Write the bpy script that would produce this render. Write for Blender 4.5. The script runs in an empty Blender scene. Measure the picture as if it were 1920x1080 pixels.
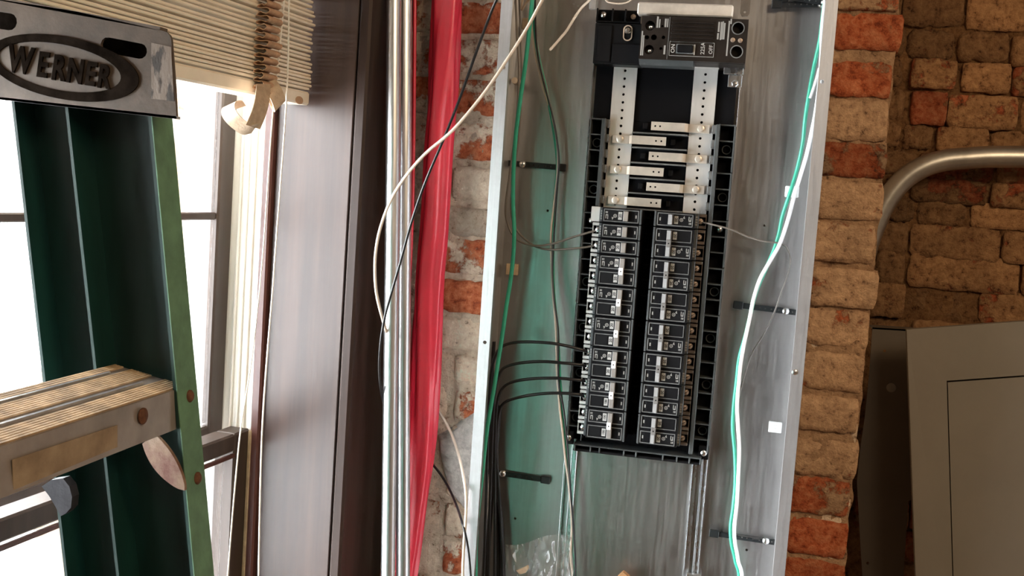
import bpy, bmesh, math, random
from mathutils import Vector, Matrix, noise
random.seed(7)
SC = bpy.context.scene
COL = SC.collection
V3 = Vector

# ------------------------------------------------------------------ camera
ZC = 1.75                      # eye height
FPX = 2050.0                   # focal length in pixels of the 1920x1080 frame
YAW, PITCH, ROLL = 0.20216257, 0.08998924, 0.06877025
_f = V3((-math.sin(YAW)*math.cos(PITCH), math.cos(YAW)*math.cos(PITCH), -math.sin(PITCH)))
_r0 = V3((math.cos(YAW), math.sin(YAW), 0)); _u0 = _r0.cross(_f)
RT = _r0*math.cos(ROLL) + _u0*math.sin(ROLL)
UP = -_r0*math.sin(ROLL) + _u0*math.cos(ROLL)
EYE = V3((0, 0, ZC))
cd = bpy.data.cameras.new('camera'); cam = bpy.data.objects.new('camera', cd); COL.objects.link(cam)
cd.sensor_fit = 'HORIZONTAL'; cd.sensor_width = 36.0; cd.lens = FPX/1920*36.0; cd.clip_start = 0.02
cam.matrix_world = Matrix(((RT.x, UP.x, -_f.x, EYE.x), (RT.y, UP.y, -_f.y, EYE.y), (RT.z, UP.z, -_f.z, EYE.z), (0, 0, 0, 1)))
SC.camera = cam

# ------------------------------------------------------------------ world, lamps, exposure
wd = bpy.data.worlds.new('overcast_sky'); SC.world = wd; wd.use_nodes = True
bg = wd.node_tree.nodes['Background']
bg.inputs[0].default_value = (0.93, 0.97, 1.0, 1); bg.inputs[1].default_value = 34.0
def area(name, loc, aim, size, power, col, sy=None):
    l = bpy.data.lights.new(name, 'AREA'); l.energy = power; l.color = col; l.size = size
    if sy: l.shape = 'RECTANGLE'; l.size_y = sy
    o = bpy.data.objects.new(name, l); COL.objects.link(o); o.location = loc
    o.rotation_euler = (V3(aim)-V3(loc)).to_track_quat('-Z', 'Y').to_euler()
    return o
area('ceiling_lamp', (1.5, -0.1, 2.9), (0.9, 1.4, 1.2), 0.5, 25, (1.0, 0.72, 0.43))
area('room_lamp', (1.1, -0.9, 2.85), (-0.5, 1.8, 1.4), 0.6, 17, (1.0, 0.80, 0.58))
SC.view_settings.view_transform = 'Standard'; SC.view_settings.look = 'None'
SC.view_settings.exposure = 0.0; SC.view_settings.gamma = 1.0
SC.view_settings.use_curve_mapping = False

# ------------------------------------------------------------------ pixel -> place helpers
def ray(x, y): return _f + RT*((x-960)/FPX) - UP*((y-540)/FPX)
def at(x, y, Y):
    d = ray(x, y); return EYE + d*(Y/d.y)
IN = 0.0254
YS, YF = 1.78745571, 1.69922529      # terminal plane, front of the cabinet
YB = YF + 0.146                      # back of the cabinet = face of the brick pier
XS, ZS = -0.22962163, ZC-0.05642054  # left terminal column, first terminal row
def pt(U, V, Y): return V3((XS+U*IN, Y, ZS+V*IN))
def uv(x, y, Y):
    p = at(x, y, Y); return (p.x-XS)/IN, (p.z-ZS)/IN
WA = 0.0861
WD = V3((math.sin(WA), math.cos(WA), 0)); WN = V3((math.cos(WA), -math.sin(WA), 0))
_c = at(727, 540, YB); P0 = V3((_c.x, _c.y, 0))
def W(u, v, z): return P0 + WD*u + WN*v + V3((0, 0, z))
def on_v(x, y, c):
    D = ray(x, y); t = ((P0-EYE).dot(WN)+c)/D.dot(WN); p = EYE+D*t
    return (p-P0).dot(WD), p.z
def on_u(x, y, c):
    D = ray(x, y); t = ((P0-EYE).dot(WD)+c)/D.dot(WD); p = EYE+D*t
    return (p-P0).dot(WN), p.z

# ------------------------------------------------------------------ mesh building
ORG = {}
class MB:
    def __init__(s): s.v = []; s.f = []
    def add(s, vs, fs):
        o = len(s.v); s.v += [V3(p) for p in vs]; s.f += [tuple(i+o for i in f) for f in fs]; return s
    def obox(s, c, ax, h, ch=0.0):
        c = V3(c); a, b, d = [V3(x).normalized() for x in ax]; hx, hy, hz = h
        P = lambda x, y, z: c+a*x+b*y+d*z
        if ch <= 0:
            vs = [P(x*hx, y*hy, z*hz) for x in (-1, 1) for y in (-1, 1) for z in (-1, 1)]
            return s.add(vs, [(0,1,3,2),(4,6,7,5),(0,4,5,1),(2,3,7,6),(0,2,6,4),(1,5,7,3)])
        ch = min(ch, hx*.9, hy*.9, hz*.9); vs = []; ix = {}
        for x in (-1, 1):
            for y in (-1, 1):
                for z in (-1, 1):
                    for k in range(3):
                        m = [hx-ch, hy-ch, hz-ch]; m[k] = (hx, hy, hz)[k]
                        ix[x, y, z, k] = len(vs); vs.append(P(x*m[0], y*m[1], z*m[2]))
        fs = []
        for x in (-1, 1): fs.append([ix[x,-1,-1,0], ix[x,1,-1,0], ix[x,1,1,0], ix[x,-1,1,0]])
        for y in (-1, 1): fs.append([ix[-1,y,-1,1], ix[1,y,-1,1], ix[1,y,1,1], ix[-1,y,1,1]])
        for z in (-1, 1): fs.append([ix[-1,-1,z,2], ix[1,-1,z,2], ix[1,1,z,2], ix[-1,1,z,2]])
        for p in (-1, 1):
            for q in (-1, 1):
                fs.append([ix[p,q,-1,0], ix[p,q,1,0], ix[p,q,1,1], ix[p,q,-1,1]])
                fs.append([ix[p,-1,q,0], ix[p,1,q,0], ix[p,1,q,2], ix[p,-1,q,2]])
                fs.append([ix[-1,p,q,1], ix[1,p,q,1], ix[1,p,q,2], ix[-1,p,q,2]])
        for k in [(x,y,z) for x in (-1,1) for y in (-1,1) for z in (-1,1)]: fs.append([ix[k+(0,)], ix[k+(1,)], ix[k+(2,)]])
        return s.add(vs, fs)
    def box(s, x0, y0, z0, x1, y1, z1, ch=0.0):
        return s.obox(((x0+x1)/2, (y0+y1)/2, (z0+z1)/2), ((1,0,0),(0,1,0),(0,0,1)), (abs(x1-x0)/2, abs(y1-y0)/2, abs(z1-z0)/2), ch)
    def wbox(s, u0, v0, z0, u1, v1, z1, ch=0.0):          # box in the window wall's own frame
        return s.obox(W((u0+u1)/2, (v0+v1)/2, (z0+z1)/2), (WD, WN, (0,0,1)), (abs(u1-u0)/2, abs(v1-v0)/2, abs(z1-z0)/2), ch)
    def ibox(s, U0, V0, U1, V1, Y0, Y1, ch=0.0):          # box in cabinet inches, Y0 front, Y1 back
        a = pt(U0, V0, Y0); b = pt(U1, V1, Y1); return s.box(a.x, a.y, a.z, b.x, b.y, b.z, ch)
    def cyl(s, p0, p1, r, n=16, r2=None):
        p0 = V3(p0); p1 = V3(p1); r2 = r if r2 is None else r2
        a = (p1-p0).normalized(); b = a.orthogonal().normalized(); c = a.cross(b); vs = []
        for p, q in ((p0, r), (p1, r2)):
            for i in range(n):
                t = 2*math.pi*i/n; vs.append(p+(b*math.cos(t)+c*math.sin(t))*q)
        fs = [(i, (i+1) % n, n+(i+1) % n, n+i) for i in range(n)] + [tuple(range(n)), tuple(range(2*n-1, n-1, -1))]
        return s.add(vs, fs)
    def lathe(s, c, axis, prof, n=20):                    # prof: (radius, height) from the axis foot
        c = V3(c); a = V3(axis).normalized(); b = a.orthogonal().normalized(); d = a.cross(b); vs = []; fs = []
        for r, h in prof:
            for i in range(n):
                t = 2*math.pi*i/n; vs.append(c+a*h+(b*math.cos(t)+d*math.sin(t))*max(r, 1e-5))
        for k in range(len(prof)-1):
            for i in range(n): fs.append((k*n+i, k*n+(i+1) % n, (k+1)*n+(i+1) % n, (k+1)*n+i))
        fs += [tuple(range(n)), tuple(range(len(vs)-1, len(vs)-n-1, -1))]
        return s.add(vs, fs)
    def tube(s, pts, r, n=8, rfun=None, caps=True):
        pts = [V3(p) for p in pts]; m = len(pts); vs = []; fs = []; nrm = None
        for i, p in enumerate(pts):
            t = (pts[min(i+1, m-1)]-pts[max(i-1, 0)]).normalized()
            if nrm is None: nrm = t.orthogonal().normalized()
            nrm = (nrm - t*nrm.dot(t)); nrm = nrm.normalized() if nrm.length > 1e-6 else t.orthogonal().normalized()
            b = t.cross(nrm); q = rfun(i/(m-1)) if rfun else r
            for k in range(n):
                a = 2*math.pi*k/n; vs.append(p+(nrm*math.cos(a)+b*math.sin(a))*q)
        for i in range(m-1):
            for k in range(n): fs.append((i*n+k, i*n+(k+1) % n, (i+1)*n+(k+1) % n, (i+1)*n+k))
        if caps: fs += [tuple(range(n)), tuple(range((m-1)*n, m*n))]
        return s.add(vs, fs)
    def prism(s, poly, ext):
        poly = [V3(p) for p in poly]; e = V3(ext); n = len(poly)
        fs = [tuple(range(n)), tuple(range(2*n-1, n-1, -1))] + [(i, (i+1) % n, n+(i+1) % n, n+i) for i in range(n)]
        return s.add(poly+[p+e for p in poly], fs)
    def loft(s, a, b, caps=True):
        n = len(a); fs = [(i, (i+1) % n, n+(i+1) % n, n+i) for i in range(n)]
        if caps: fs += [tuple(range(n)), tuple(range(2*n-1, n-1, -1))]
        return s.add(list(a)+list(b), fs)
    def grid(s, fn, nu, nv):
        vs = [fn(i/(nu-1), j/(nv-1)) for j in range(nv) for i in range(nu)]
        return s.add(vs, [(j*nu+i, j*nu+i+1, (j+1)*nu+i+1, (j+1)*nu+i) for j in range(nv-1) for i in range(nu-1)])
    def holed(s, outer, holes, ext):                       # flat plate with real holes, extruded by ext
        bm = bmesh.new(); e = V3(ext)
        for loop in [outer]+holes:
            vs = [bm.verts.new(V3(p)) for p in loop]
            for i in range(len(vs)): bm.edges.new((vs[i], vs[(i+1) % len(vs)]))
        bmesh.ops.triangle_fill(bm, edges=bm.edges[:], use_beauty=True, use_dissolve=False)
        bm.verts.index_update(); vs = [v.co.copy() for v in bm.verts]; fs = [tuple(v.index for v in f.verts) for f in bm.faces]; bm.free()
        n = len(vs); F = fs + [tuple(i+n for i in reversed(f)) for f in fs]; k = 0
        for loop in [outer]+holes:
            m = len(loop); F += [(k+i, k+(i+1) % m, n+k+(i+1) % m, n+k+i) for i in range(m)]; k += m
        return s.add(vs+[v+e for v in vs], F)
    def build(s, name, mat, parent=None, smooth=0, local=False, thing=None):
        if parent is not None: o = V3((0,0,0)) if local else ORG[parent]
        else:
            lo = V3([min(p[i] for p in s.v) for i in range(3)]); hi = V3([max(p[i] for p in s.v) for i in range(3)])
            o = V3(((lo.x+hi.x)/2, (lo.y+hi.y)/2, lo.z))
        me = bpy.data.meshes.new(name); me.from_pydata([p-o for p in s.v], [], s.f)
        bm = bmesh.new(); bm.from_mesh(me); bmesh.ops.recalc_face_normals(bm, faces=bm.faces[:]); bm.to_mesh(me); bm.free()
        if smooth:
            me.polygons.foreach_set('use_smooth', [True]*len(me.polygons)); me.set_sharp_from_angle(angle=math.radians(smooth))
        me.materials.append(mat); ob = bpy.data.objects.new(name, me); COL.objects.link(ob)
        if parent is not None: ob.parent = parent
        else: ob.location = o
        ORG[ob] = o
        if thing: tag(ob, *thing)
        return ob
def tag(o, label, cat, group=None):
    o['label'] = label; o['category'] = cat
    if group: o['group'] = group
    return o
def thing(name, label, cat, loc=(0,0,0), group=None):
    o = bpy.data.objects.new(name, None); COL.objects.link(o); o.location = loc; o.empty_display_size = .05
    ORG[o] = V3(loc); return tag(o, label, cat, group)
def struct(name, mb, mat, smooth=0):
    o = mb.build(name, mat, None, smooth); o['kind'] = 'structure'; return o
def dup(o, parent=None):
    c = o.copy(); COL.objects.link(c); c.parent = parent
    for ch in o.children: dup(ch, c)
    return c
def spline(pts, step=6):
    pts = [V3(p) for p in pts]; P = [pts[0]*2-pts[1]]+pts+[pts[-1]*2-pts[-2]]; out = []
    for i in range(1, len(P)-2):
        a, b, c, d = P[i-1:i+3]
        for k in range(step):
            t = k/step; out.append(.5*((2*b)+(c-a)*t+(2*a-5*b+4*c-d)*t*t+(3*b-a-3*c+d)*t**3))
    return out+[pts[-1]]
def circ(c, a, b, r, n=12, r2=None):
    c = V3(c); a = V3(a); b = V3(b); r2 = r if r2 is None else r2
    return [c+a*(math.cos(2*math.pi*i/n)*r)+b*(math.sin(2*math.pi*i/n)*r2) for i in range(n)]
def text(name, body, o, right, up, size, mat, parent, ext=0.0004, bold=0.0, local=False, spacing=1.0, sx=1.0):
    cu = bpy.data.curves.new(name, 'FONT'); cu.body = body; cu.size = 1.0; cu.extrude = ext/size; cu.offset = bold
    cu.align_x = 'CENTER'; cu.align_y = 'CENTER'; cu.resolution_u = 3; cu.space_character = spacing
    tmp = bpy.data.objects.new('tmp', cu); COL.objects.link(tmp)
    dg = bpy.context.evaluated_depsgraph_get(); me = bpy.data.meshes.new_from_object(tmp.evaluated_get(dg))
    bpy.data.objects.remove(tmp); bpy.data.curves.remove(cu)
    R = V3(right).normalized(); U = V3(up).normalized(); N = R.cross(U)
    base = V3(o) - (V3((0,0,0)) if local else ORG[parent])
    for v in me.vertices: v.co = base + R*(v.co.x*size*sx) + U*(v.co.y*size) + N*(v.co.z*size)
    me.name = name; me.materials.clear(); me.materials.append(mat)
    ob = bpy.data.objects.new(name, me); COL.objects.link(ob); ob.parent = parent; ORG[ob] = ORG.get(parent, V3((0,0,0)))
    return ob

# ------------------------------------------------------------------ materials
def nodes(name):
    m = bpy.data.materials.new(name); m.use_nodes = True; nt = m.node_tree
    return m, nt, nt.nodes['Principled BSDF']
def N(nt, t, **kw):
    n = nt.nodes.new(t)
    for k, v in kw.items():
        if k in n.inputs: n.inputs[k].default_value = v
        else: setattr(n, k, v)
    return n
def ramp(nt, src, stops):
    r = nt.nodes.new('ShaderNodeValToRGB'); e = r.color_ramp.elements
    while len(e) > 1: e.remove(e[-1])
    e[0].position = stops[0][0]; e[0].color = (*stops[0][1], 1)
    for p, c in stops[1:]: x = e.new(p); x.color = (*c, 1)
    nt.links.new(src, r.inputs[0]); return r
def mat(name, col, rough=.5, metal=0.0, var=0.0, vs=6, bump=0.0, bs=60, stretch=(1,1,1), col2=None, coat=0.0, rvar=0.0, spec=.5, thr=None, detail=5, coatr=.15, sheen=0.0):
    m, nt, b = nodes(name); L = nt.links.new
    b.inputs['Roughness'].default_value = rough; b.inputs['Metallic'].default_value = metal
    b.inputs['Specular IOR Level'].default_value = spec
    b.inputs['Coat Weight'].default_value = coat; b.inputs['Coat Roughness'].default_value = coatr
    c = V3(col); b.inputs['Base Color'].default_value = (*c, 1)
    tc = N(nt, 'ShaderNodeTexCoord'); mp = N(nt, 'ShaderNodeMapping'); mp.inputs['Scale'].default_value = stretch
    L(tc.outputs['Object'], mp.inputs[0])
    if var or col2:
        n = N(nt, 'ShaderNodeTexNoise', Scale=vs, Detail=detail, Roughness=.62); L(mp.outputs[0], n.inputs[0])
        lo = tuple(c*(1-var)); hi = tuple(c*(1+var)) if col2 is None else tuple(col2)
        t0, t1 = thr or (.36, .66)
        r = ramp(nt, n.outputs['Fac'], [(t0, lo), (t1, hi)]); L(r.outputs[0], b.inputs['Base Color'])
        if rvar:
            q = N(nt, 'ShaderNodeMapRange'); q.inputs[3].default_value = rough-rvar; q.inputs[4].default_value = rough+rvar
            q.inputs[1].default_value = .3; q.inputs[2].default_value = .7
            L(n.outputs['Fac'], q.inputs[0]); L(q.outputs[0], b.inputs['Roughness'])
    if bump:
        n2 = N(nt, 'ShaderNodeTexNoise', Scale=bs, Detail=6, Roughness=.6); L(mp.outputs[0], n2.inputs[0])
        bp = N(nt, 'ShaderNodeBump', Strength=bump, Distance=.004); L(n2.outputs['Fac'], bp.inputs['Height']); L(bp.outputs[0], b.inputs['Normal'])
    return m
def brick_mat(name):
    # object colour: R = how much bare brick shows, G = lightness, B = how tan the lime smear is
    m, nt, b = nodes(name); L = nt.links.new
    b.inputs['Roughness'].default_value = .92; b.inputs['Specular IOR Level'].default_value = .2
    tc = N(nt, 'ShaderNodeTexCoord'); oi = N(nt, 'ShaderNodeObjectInfo'); sp = N(nt, 'ShaderNodeSeparateColor'); L(oi.outputs['Color'], sp.inputs[0])
    mul = N(nt, 'ShaderNodeMath', operation='MULTIPLY'); mul.inputs[1].default_value = 37.0; L(oi.outputs['Random'], mul.inputs[0])
    geo = N(nt, 'ShaderNodeNewGeometry'); ad = N(nt, 'ShaderNodeVectorMath', operation='ADD'); L(geo.outputs['Position'], ad.inputs[0]); L(mul.outputs[0], ad.inputs[1])
    n1 = N(nt, 'ShaderNodeTexNoise', Scale=17, Detail=9, Roughness=.68); L(ad.outputs[0], n1.inputs[0])
    n2 = N(nt, 'ShaderNodeTexNoise', Scale=75, Detail=8, Roughness=.7); L(ad.outputs[0], n2.inputs[0])
    n3 = N(nt, 'ShaderNodeTexNoise', Scale=8, Detail=4, Roughness=.5); L(ad.outputs[0], n3.inputs[0])
    thr = N(nt, 'ShaderNodeMapRange'); L(sp.outputs[0], thr.inputs[0]); thr.inputs[3].default_value = .70; thr.inputs[4].default_value = .30
    sub = N(nt, 'ShaderNodeMath', operation='SUBTRACT'); L(n1.outputs['Fac'], sub.inputs[0]); L(thr.outputs[0], sub.inputs[1])
    mk = N(nt, 'ShaderNodeMapRange'); L(sub.outputs[0], mk.inputs[0]); mk.inputs[1].default_value = -.015; mk.inputs[2].default_value = .035
    red = ramp(nt, n2.outputs['Fac'], [(.34, (.22, .045, .020)), (.46, (.50, .125, .050)), (.68, (.70, .28, .14))])
    lim = ramp(nt, n2.outputs['Fac'], [(.33, (.34, .22, .14)), (.41, (.76, .59, .43)), (.64, (.93, .79, .62))])
    tan = ramp(nt, n2.outputs['Fac'], [(.34, (.10, .038, .014)), (.43, (.38, .185, .076)), (.66, (.62, .34, .15))])
    mx = N(nt, 'ShaderNodeMix', data_type='RGBA'); L(sp.outputs[2], mx.inputs[0]); L(lim.outputs[0], mx.inputs[6]); L(tan.outputs[0], mx.inputs[7])
    m2 = N(nt, 'ShaderNodeMix', data_type='RGBA'); L(mk.outputs[0], m2.inputs[0]); L(mx.outputs[2], m2.inputs[6]); L(red.outputs[0], m2.inputs[7])
    blot = N(nt, 'ShaderNodeMapRange'); L(n3.outputs['Fac'], blot.inputs[0]); blot.inputs[1].default_value = .3; blot.inputs[2].default_value = .7; blot.inputs[3].default_value = .75; blot.inputs[4].default_value = 1.15
    vm = N(nt, 'ShaderNodeMath', operation='MULTIPLY'); L(blot.outputs[0], vm.inputs[0]); L(sp.outputs[1], vm.inputs[1])
    sc = N(nt, 'ShaderNodeVectorMath', operation='SCALE'); L(m2.outputs[2], sc.inputs[0]); L(vm.outputs[0], sc.inputs[3])
    L(sc.outputs[0], b.inputs['Base Color'])
    a1 = N(nt, 'ShaderNodeMath', operation='MULTIPLY'); a1.inputs[1].default_value = .35; L(mk.outputs[0], a1.inputs[0])
    h = N(nt, 'ShaderNodeMath', operation='SUBTRACT'); L(n2.outputs['Fac'], h.inputs[0]); L(a1.outputs[0], h.inputs[1])
    n4 = N(nt, 'ShaderNodeTexNoise', Scale=240, Detail=4, Roughness=.7); L(ad.outputs[0], n4.inputs[0])
    h2 = N(nt, 'ShaderNodeMath', operation='MULTIPLY_ADD'); L(n4.outputs['Fac'], h2.inputs[0]); h2.inputs[1].default_value = .35; L(h.outputs[0], h2.inputs[2]); h = h2
    bp = N(nt, 'ShaderNodeBump', Strength=1.0, Distance=.008); L(h.outputs[0], bp.inputs['Height']); L(bp.outputs[0], b.inputs['Normal'])
    return m
def galv_mat(name, col, rough, streak=.12, metal=1.0):
    m, nt, b = nodes(name); L = nt.links.new
    b.inputs['Metallic'].default_value = metal
    tc = N(nt, 'ShaderNodeTexCoord'); mp = N(nt, 'ShaderNodeMapping'); mp.inputs['Scale'].default_value = (1, 1, .05); L(tc.outputs['Object'], mp.inputs[0])
    n = N(nt, 'ShaderNodeTexNoise', Scale=180, Detail=4, Roughness=.6); L(mp.outputs[0], n.inputs[0])
    n2 = N(nt, 'ShaderNodeTexNoise', Scale=9, Detail=5, Roughness=.6); L(tc.outputs['Object'], n2.inputs[0])
    v = N(nt, 'ShaderNodeTexVoronoi', Scale=120); L(tc.outputs['Object'], v.inputs[0])
    a = N(nt, 'ShaderNodeMath', operation='MULTIPLY_ADD'); L(n2.outputs['Fac'], a.inputs[0]); a.inputs[1].default_value = .6
    L(n.outputs['Fac'], a.inputs[2])
    a2 = N(nt, 'ShaderNodeMath', operation='MULTIPLY_ADD'); sv = N(nt, 'ShaderNodeSeparateColor'); L(v.outputs['Color'], sv.inputs[0]); L(sv.outputs[0], a2.inputs[0]); a2.inputs[1].default_value = .12; L(a.outputs[0], a2.inputs[2])
    c = V3(col); r = ramp(nt, a2.outputs[0], [(.60, tuple(c*(1-streak))), (1.05, tuple(c*(1+streak)))]); L(r.outputs[0], b.inputs['Base Color'])
    q = N(nt, 'ShaderNodeMapRange'); L(a2.outputs[0], q.inputs[0]); q.inputs[1].default_value = .5; q.inputs[2].default_value = 1.1; q.inputs[3].default_value = rough+.08; q.inputs[4].default_value = rough-.08
    L(q.outputs[0], b.inputs['Roughness'])
    bp = N(nt, 'ShaderNodeBump', Strength=.06, Distance=.002); L(n.outputs['Fac'], bp.inputs['Height']); L(bp.outputs[0], b.inputs['Normal'])
    return m
def thin_mat(name, col, opac, rough, gl=.3):
    m, nt, b = nodes(name); nt.nodes.remove(b); L = nt.links.new; out = nt.nodes['Material Output']
    tr = N(nt, 'ShaderNodeBsdfTransparent'); g = N(nt, 'ShaderNodeBsdfGlossy', Roughness=rough); d = N(nt, 'ShaderNodeBsdfDiffuse'); d.inputs[0].default_value = (*col, 1)
    fr = N(nt, 'ShaderNodeFresnel', IOR=1.45); m1 = N(nt, 'ShaderNodeMixShader'); m1.inputs[0].default_value = opac; L(tr.outputs[0], m1.inputs[1]); L(d.outputs[0], m1.inputs[2])
    ml = N(nt, 'ShaderNodeMath', operation='MULTIPLY'); ml.inputs[1].default_value = gl; L(fr.outputs[0], ml.inputs[0])
    m2 = N(nt, 'ShaderNodeMixShader'); L(ml.outputs[0], m2.inputs[0]); L(m1.outputs[0], m2.inputs[1]); L(g.outputs[0], m2.inputs[2]); L(m2.outputs[0], out.inputs[0])
    return m
M = {}
M['galv'] = galv_mat('galvanised_steel', (.56, .56, .575), .40, .10, .86)
M['gback'] = galv_mat('dull_galvanised_sheet', (.50, .49, .48), .36, .06)
M['fgreen3'] = mat('reflection_tint_green', (.09, .37, .28), .5, 0, .2, 25)  # brighter than the rails, to turn the cabinet's reflection teal
M['hdark'] = mat('shaded_toggle_plastic', (.13, .125, .12), .45, 0, .12, 60)  # darker copy for the right column, its shading put into the colour
M['rail'] = galv_mat('bright_zinc_steel', (.72, .74, .76), .30)
M['conduit'] = galv_mat('conduit_steel', (.72, .73, .74), .36, .06)
M['oldpipe'] = mat('weathered_conduit', (.42, .40, .36), .38, .9, .18, 14, .05, 90)
M['black'] = mat('black_plastic', (.006, .006, .007), .45, 0, .3, 20, .05, 150, spec=.15)
M['blackm'] = mat('matt_black_void', (.004, .004, .005), .7, spec=.08)
M['grayp'] = mat('grey_black_plastic', (.055, .062, .064), .45, 0, .25, 25, .05, 120)
M['edge'] = mat('grey_rim_and_edge_glint', (.12, .125, .125), .42, 0, .3, 40)  # paler than the plastic; breaker face rims carry edge reflections as colour
M['bake'] = mat('brown_black_bakelite', (.014, .0105, .0085), .42, 0, .25, 30, .06, 140, spec=.18)
M['hgrey'] = mat('grey_toggle_plastic', (.34, .34, .34), .45, 0, .12, 60)
M['tie'] = mat('pale_tie_plastic', (.72, .72, .73), .4, 0, .08, 60)
M['lab'] = mat('pale_print', (.36, .355, .34), .5)
M['labd'] = mat('grey_print', (.25, .25, .24), .5)
M['alu'] = mat('tinned_aluminium', (.70, .69, .67), .38, .5, .10, 30, .03, 200, (1, 1, .2))
M['warm'] = mat('tinned_copper_bar', (.82, .75, .66), .32, .6, .16, 20, .03, 200)
M['zinc'] = mat('zinc_screw', (.82, .83, .84), .25, 1.0, .1, 80)
M['brass'] = mat('tarnished_screw', (.36, .28, .22), .42, .7, .3, 60)
M['clampd'] = mat('dull_brown_clamp', (.13, .10, .080), .5, .5, .3, 60)
M['gw1'] = mat('green_insulation', (.012, .16, .075), .32, 0, .1, 30)
M['gw2'] = mat('bright_green_insulation', (.035, .36, .235), .32, 0, .1, 30)
M['cream'] = mat('cream_insulation', (.58, .49, .40), .4, 0, .08, 30)
M['tan'] = mat('tan_insulation', (.50, .38, .28), .4, 0, .1, 30)
M['white'] = mat('white_insulation', (.80, .80, .79), .35, 0, .05, 30)
M['blk'] = mat('black_insulation', (.010, .010, .011), .30)
M['gryw'] = mat('grey_insulation', (.14, .125, .11), .35, 0, .1, 30)
M['strap'] = mat('black_nylon', (.010, .012, .013), .4)
M['pad'] = mat('white_nylon', (.78, .79, .78), .35)
M['tanpad'] = mat('tan_wood_pad', (.45, .34, .22), .6, 0, .2, 50)
M['brick'] = brick_mat('lime_smeared_brick')
M['mortl'] = M['mortr'] = M['mortd'] = M['brick']
M['cement'] = mat('grey_cement', (.56, .53, .49), .9, 0, .30, 45, 1.0, 120, spec=.25, detail=8)
M['wood'] = mat('dark_varnished_wood', (.030, .016, .012), .34, 0, 0, 30, .06, 90, (1, 1, .045), col2=(.062, .034, .026), coat=.28, coatr=.26)
M['woodd'] = mat('dark_brown_casing_wood', (.022, .012, .009), .5, 0, 0, 30, .06, 90, (1, 1, .045), col2=(.045, .025, .019), coat=.10, coatr=.35, spec=.25)
M['stop'] = mat('red_brown_varnish', (.085, .032, .026), .35, 0, .3, 30, .05, 90, (1, 1, .05), coat=.3)
M['sash'] = mat('brown_painted_sash', (.055, .038, .030), .45, 0, .25, 25, .06, 80, (1, 1, .1))
M['wpaint'] = mat('white_window_paint', (.86, .85, .81), .5, 0, .08, 30, .05, 60, (1, 1, .1))
M['storm'] = mat('white_storm_frame', (.70, .70, .70), .5)
M['glass'] = thin_mat('window_glass', (.9, .95, .95), .0, .02, .8)
M['slat'] = mat('cream_blind_slat', (.83, .74, .61), .45, 0, .05, 20)
M['tape'] = mat('brown_cotton_tape', (.44, .27, .165), .85, 0, .18, 90, .25, 400)
M['tape2'] = mat('pale_cotton_tape', (.46, .34, .235), .85, 0, .14, 90, .25, 400)
M['cord'] = mat('white_cord', (.80, .77, .70), .7)
M['fgreen'] = mat('shaded_green_fibreglass', (.004, .029, .023), .45, 0, .25, 25, .06, 160, (1, 1, .15))  # dark green holds the shade on the rail webs
M['fgreen2'] = mat('scuffed_lit_green_fibreglass', (.10, .21, .125), .6, 0, .22, 35, .10, 160)  # same fibreglass, lighter: the light on the flange is in the colour
M['lplate'] = mat('dirty_grey_ladder_metal', (.092, .070, .052), .6, .2, .3, 22, .10, 120)
M['lrib'] = mat('dirty_tan_tread', (.36, .25, .14), .8, 0, .35, 40, .25, 160)
M['lalu'] = mat('scuffed_aluminium', (.36, .325, .30), .42, .55, .2, 14, .06, 120)
M['lbare'] = mat('bare_aluminium_strip', (.62, .62, .64), .35, .8, .2, 30)
M['lettr'] = mat('dark_embossed_metal', (.012, .009, .007), .8, 0, .5, 60, .1, 200, spec=.0)
M['rust'] = mat('rusty_rivet', (.11, .045, .022), .8, .1, .4, 120, .2, 300)
M['rustb'] = mat('rust_red_bracket', (.15, .065, .05), .6, .2, 0, 45, .15, 200, col2=(.27, .19, .13))
M['dgrey'] = mat('dark_steel_bracket', (.05, .05, .055), .5, .7, .25, 40, .1, 150)
M['stick'] = mat('worn_brown_sticker', (.20, .145, .095), .8, 0, 0, 34, .15, 200, col2=(.32, .25, .17))
M['red'] = mat('red_vinyl', (.64, .022, .050), .40, 0, .12, 10, .05, 40, coat=.4, coatr=.3)
M['encl'] = mat('taupe_grey_enamel', (.185, .165, .135), .5, 0, .05, 8, .03, 200)
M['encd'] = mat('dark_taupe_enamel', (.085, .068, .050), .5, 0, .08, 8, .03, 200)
M['bag'] = thin_mat('clear_plastic_film', (.75, .76, .78), .12, .28, .6)
M['clear'] = thin_mat('clear_plastic_tab', (.8, .8, .8), .25, .1, 1.6)
M['plast'] = mat('plaster', (.26, .19, .14), .9, 0, .15, 3, .2, 20)
M['ceil'] = mat('ceiling_plaster', (.42, .35, .27), .9, 0, .1, 3)
M['floor'] = mat('worn_floorboards', (.22, .14, .085), .6, 0, .3, 6, .1, 40, (1, .08, 1))

# ================================================================== THE ROOM
FL, CE = 0.0, 3.05
mb = MB(); mb.box(-2.2, -2.6, -0.1, 3.0, 2.9, FL); struct('floor', mb, M['floor'])
mb = MB(); mb.box(-2.2, -2.6, CE, 3.0, 2.9, CE+.1); struct('ceiling', mb, M['ceil'])
mb = MB(); mb.box(2.7, -2.6, FL, 2.8, 2.9, CE); struct('wall_right', mb, M['plast'])
mb = MB(); mb.box(-2.2, -2.6, FL, 2.8, -2.5, CE); struct('wall_front', mb, M['plast'])

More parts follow.
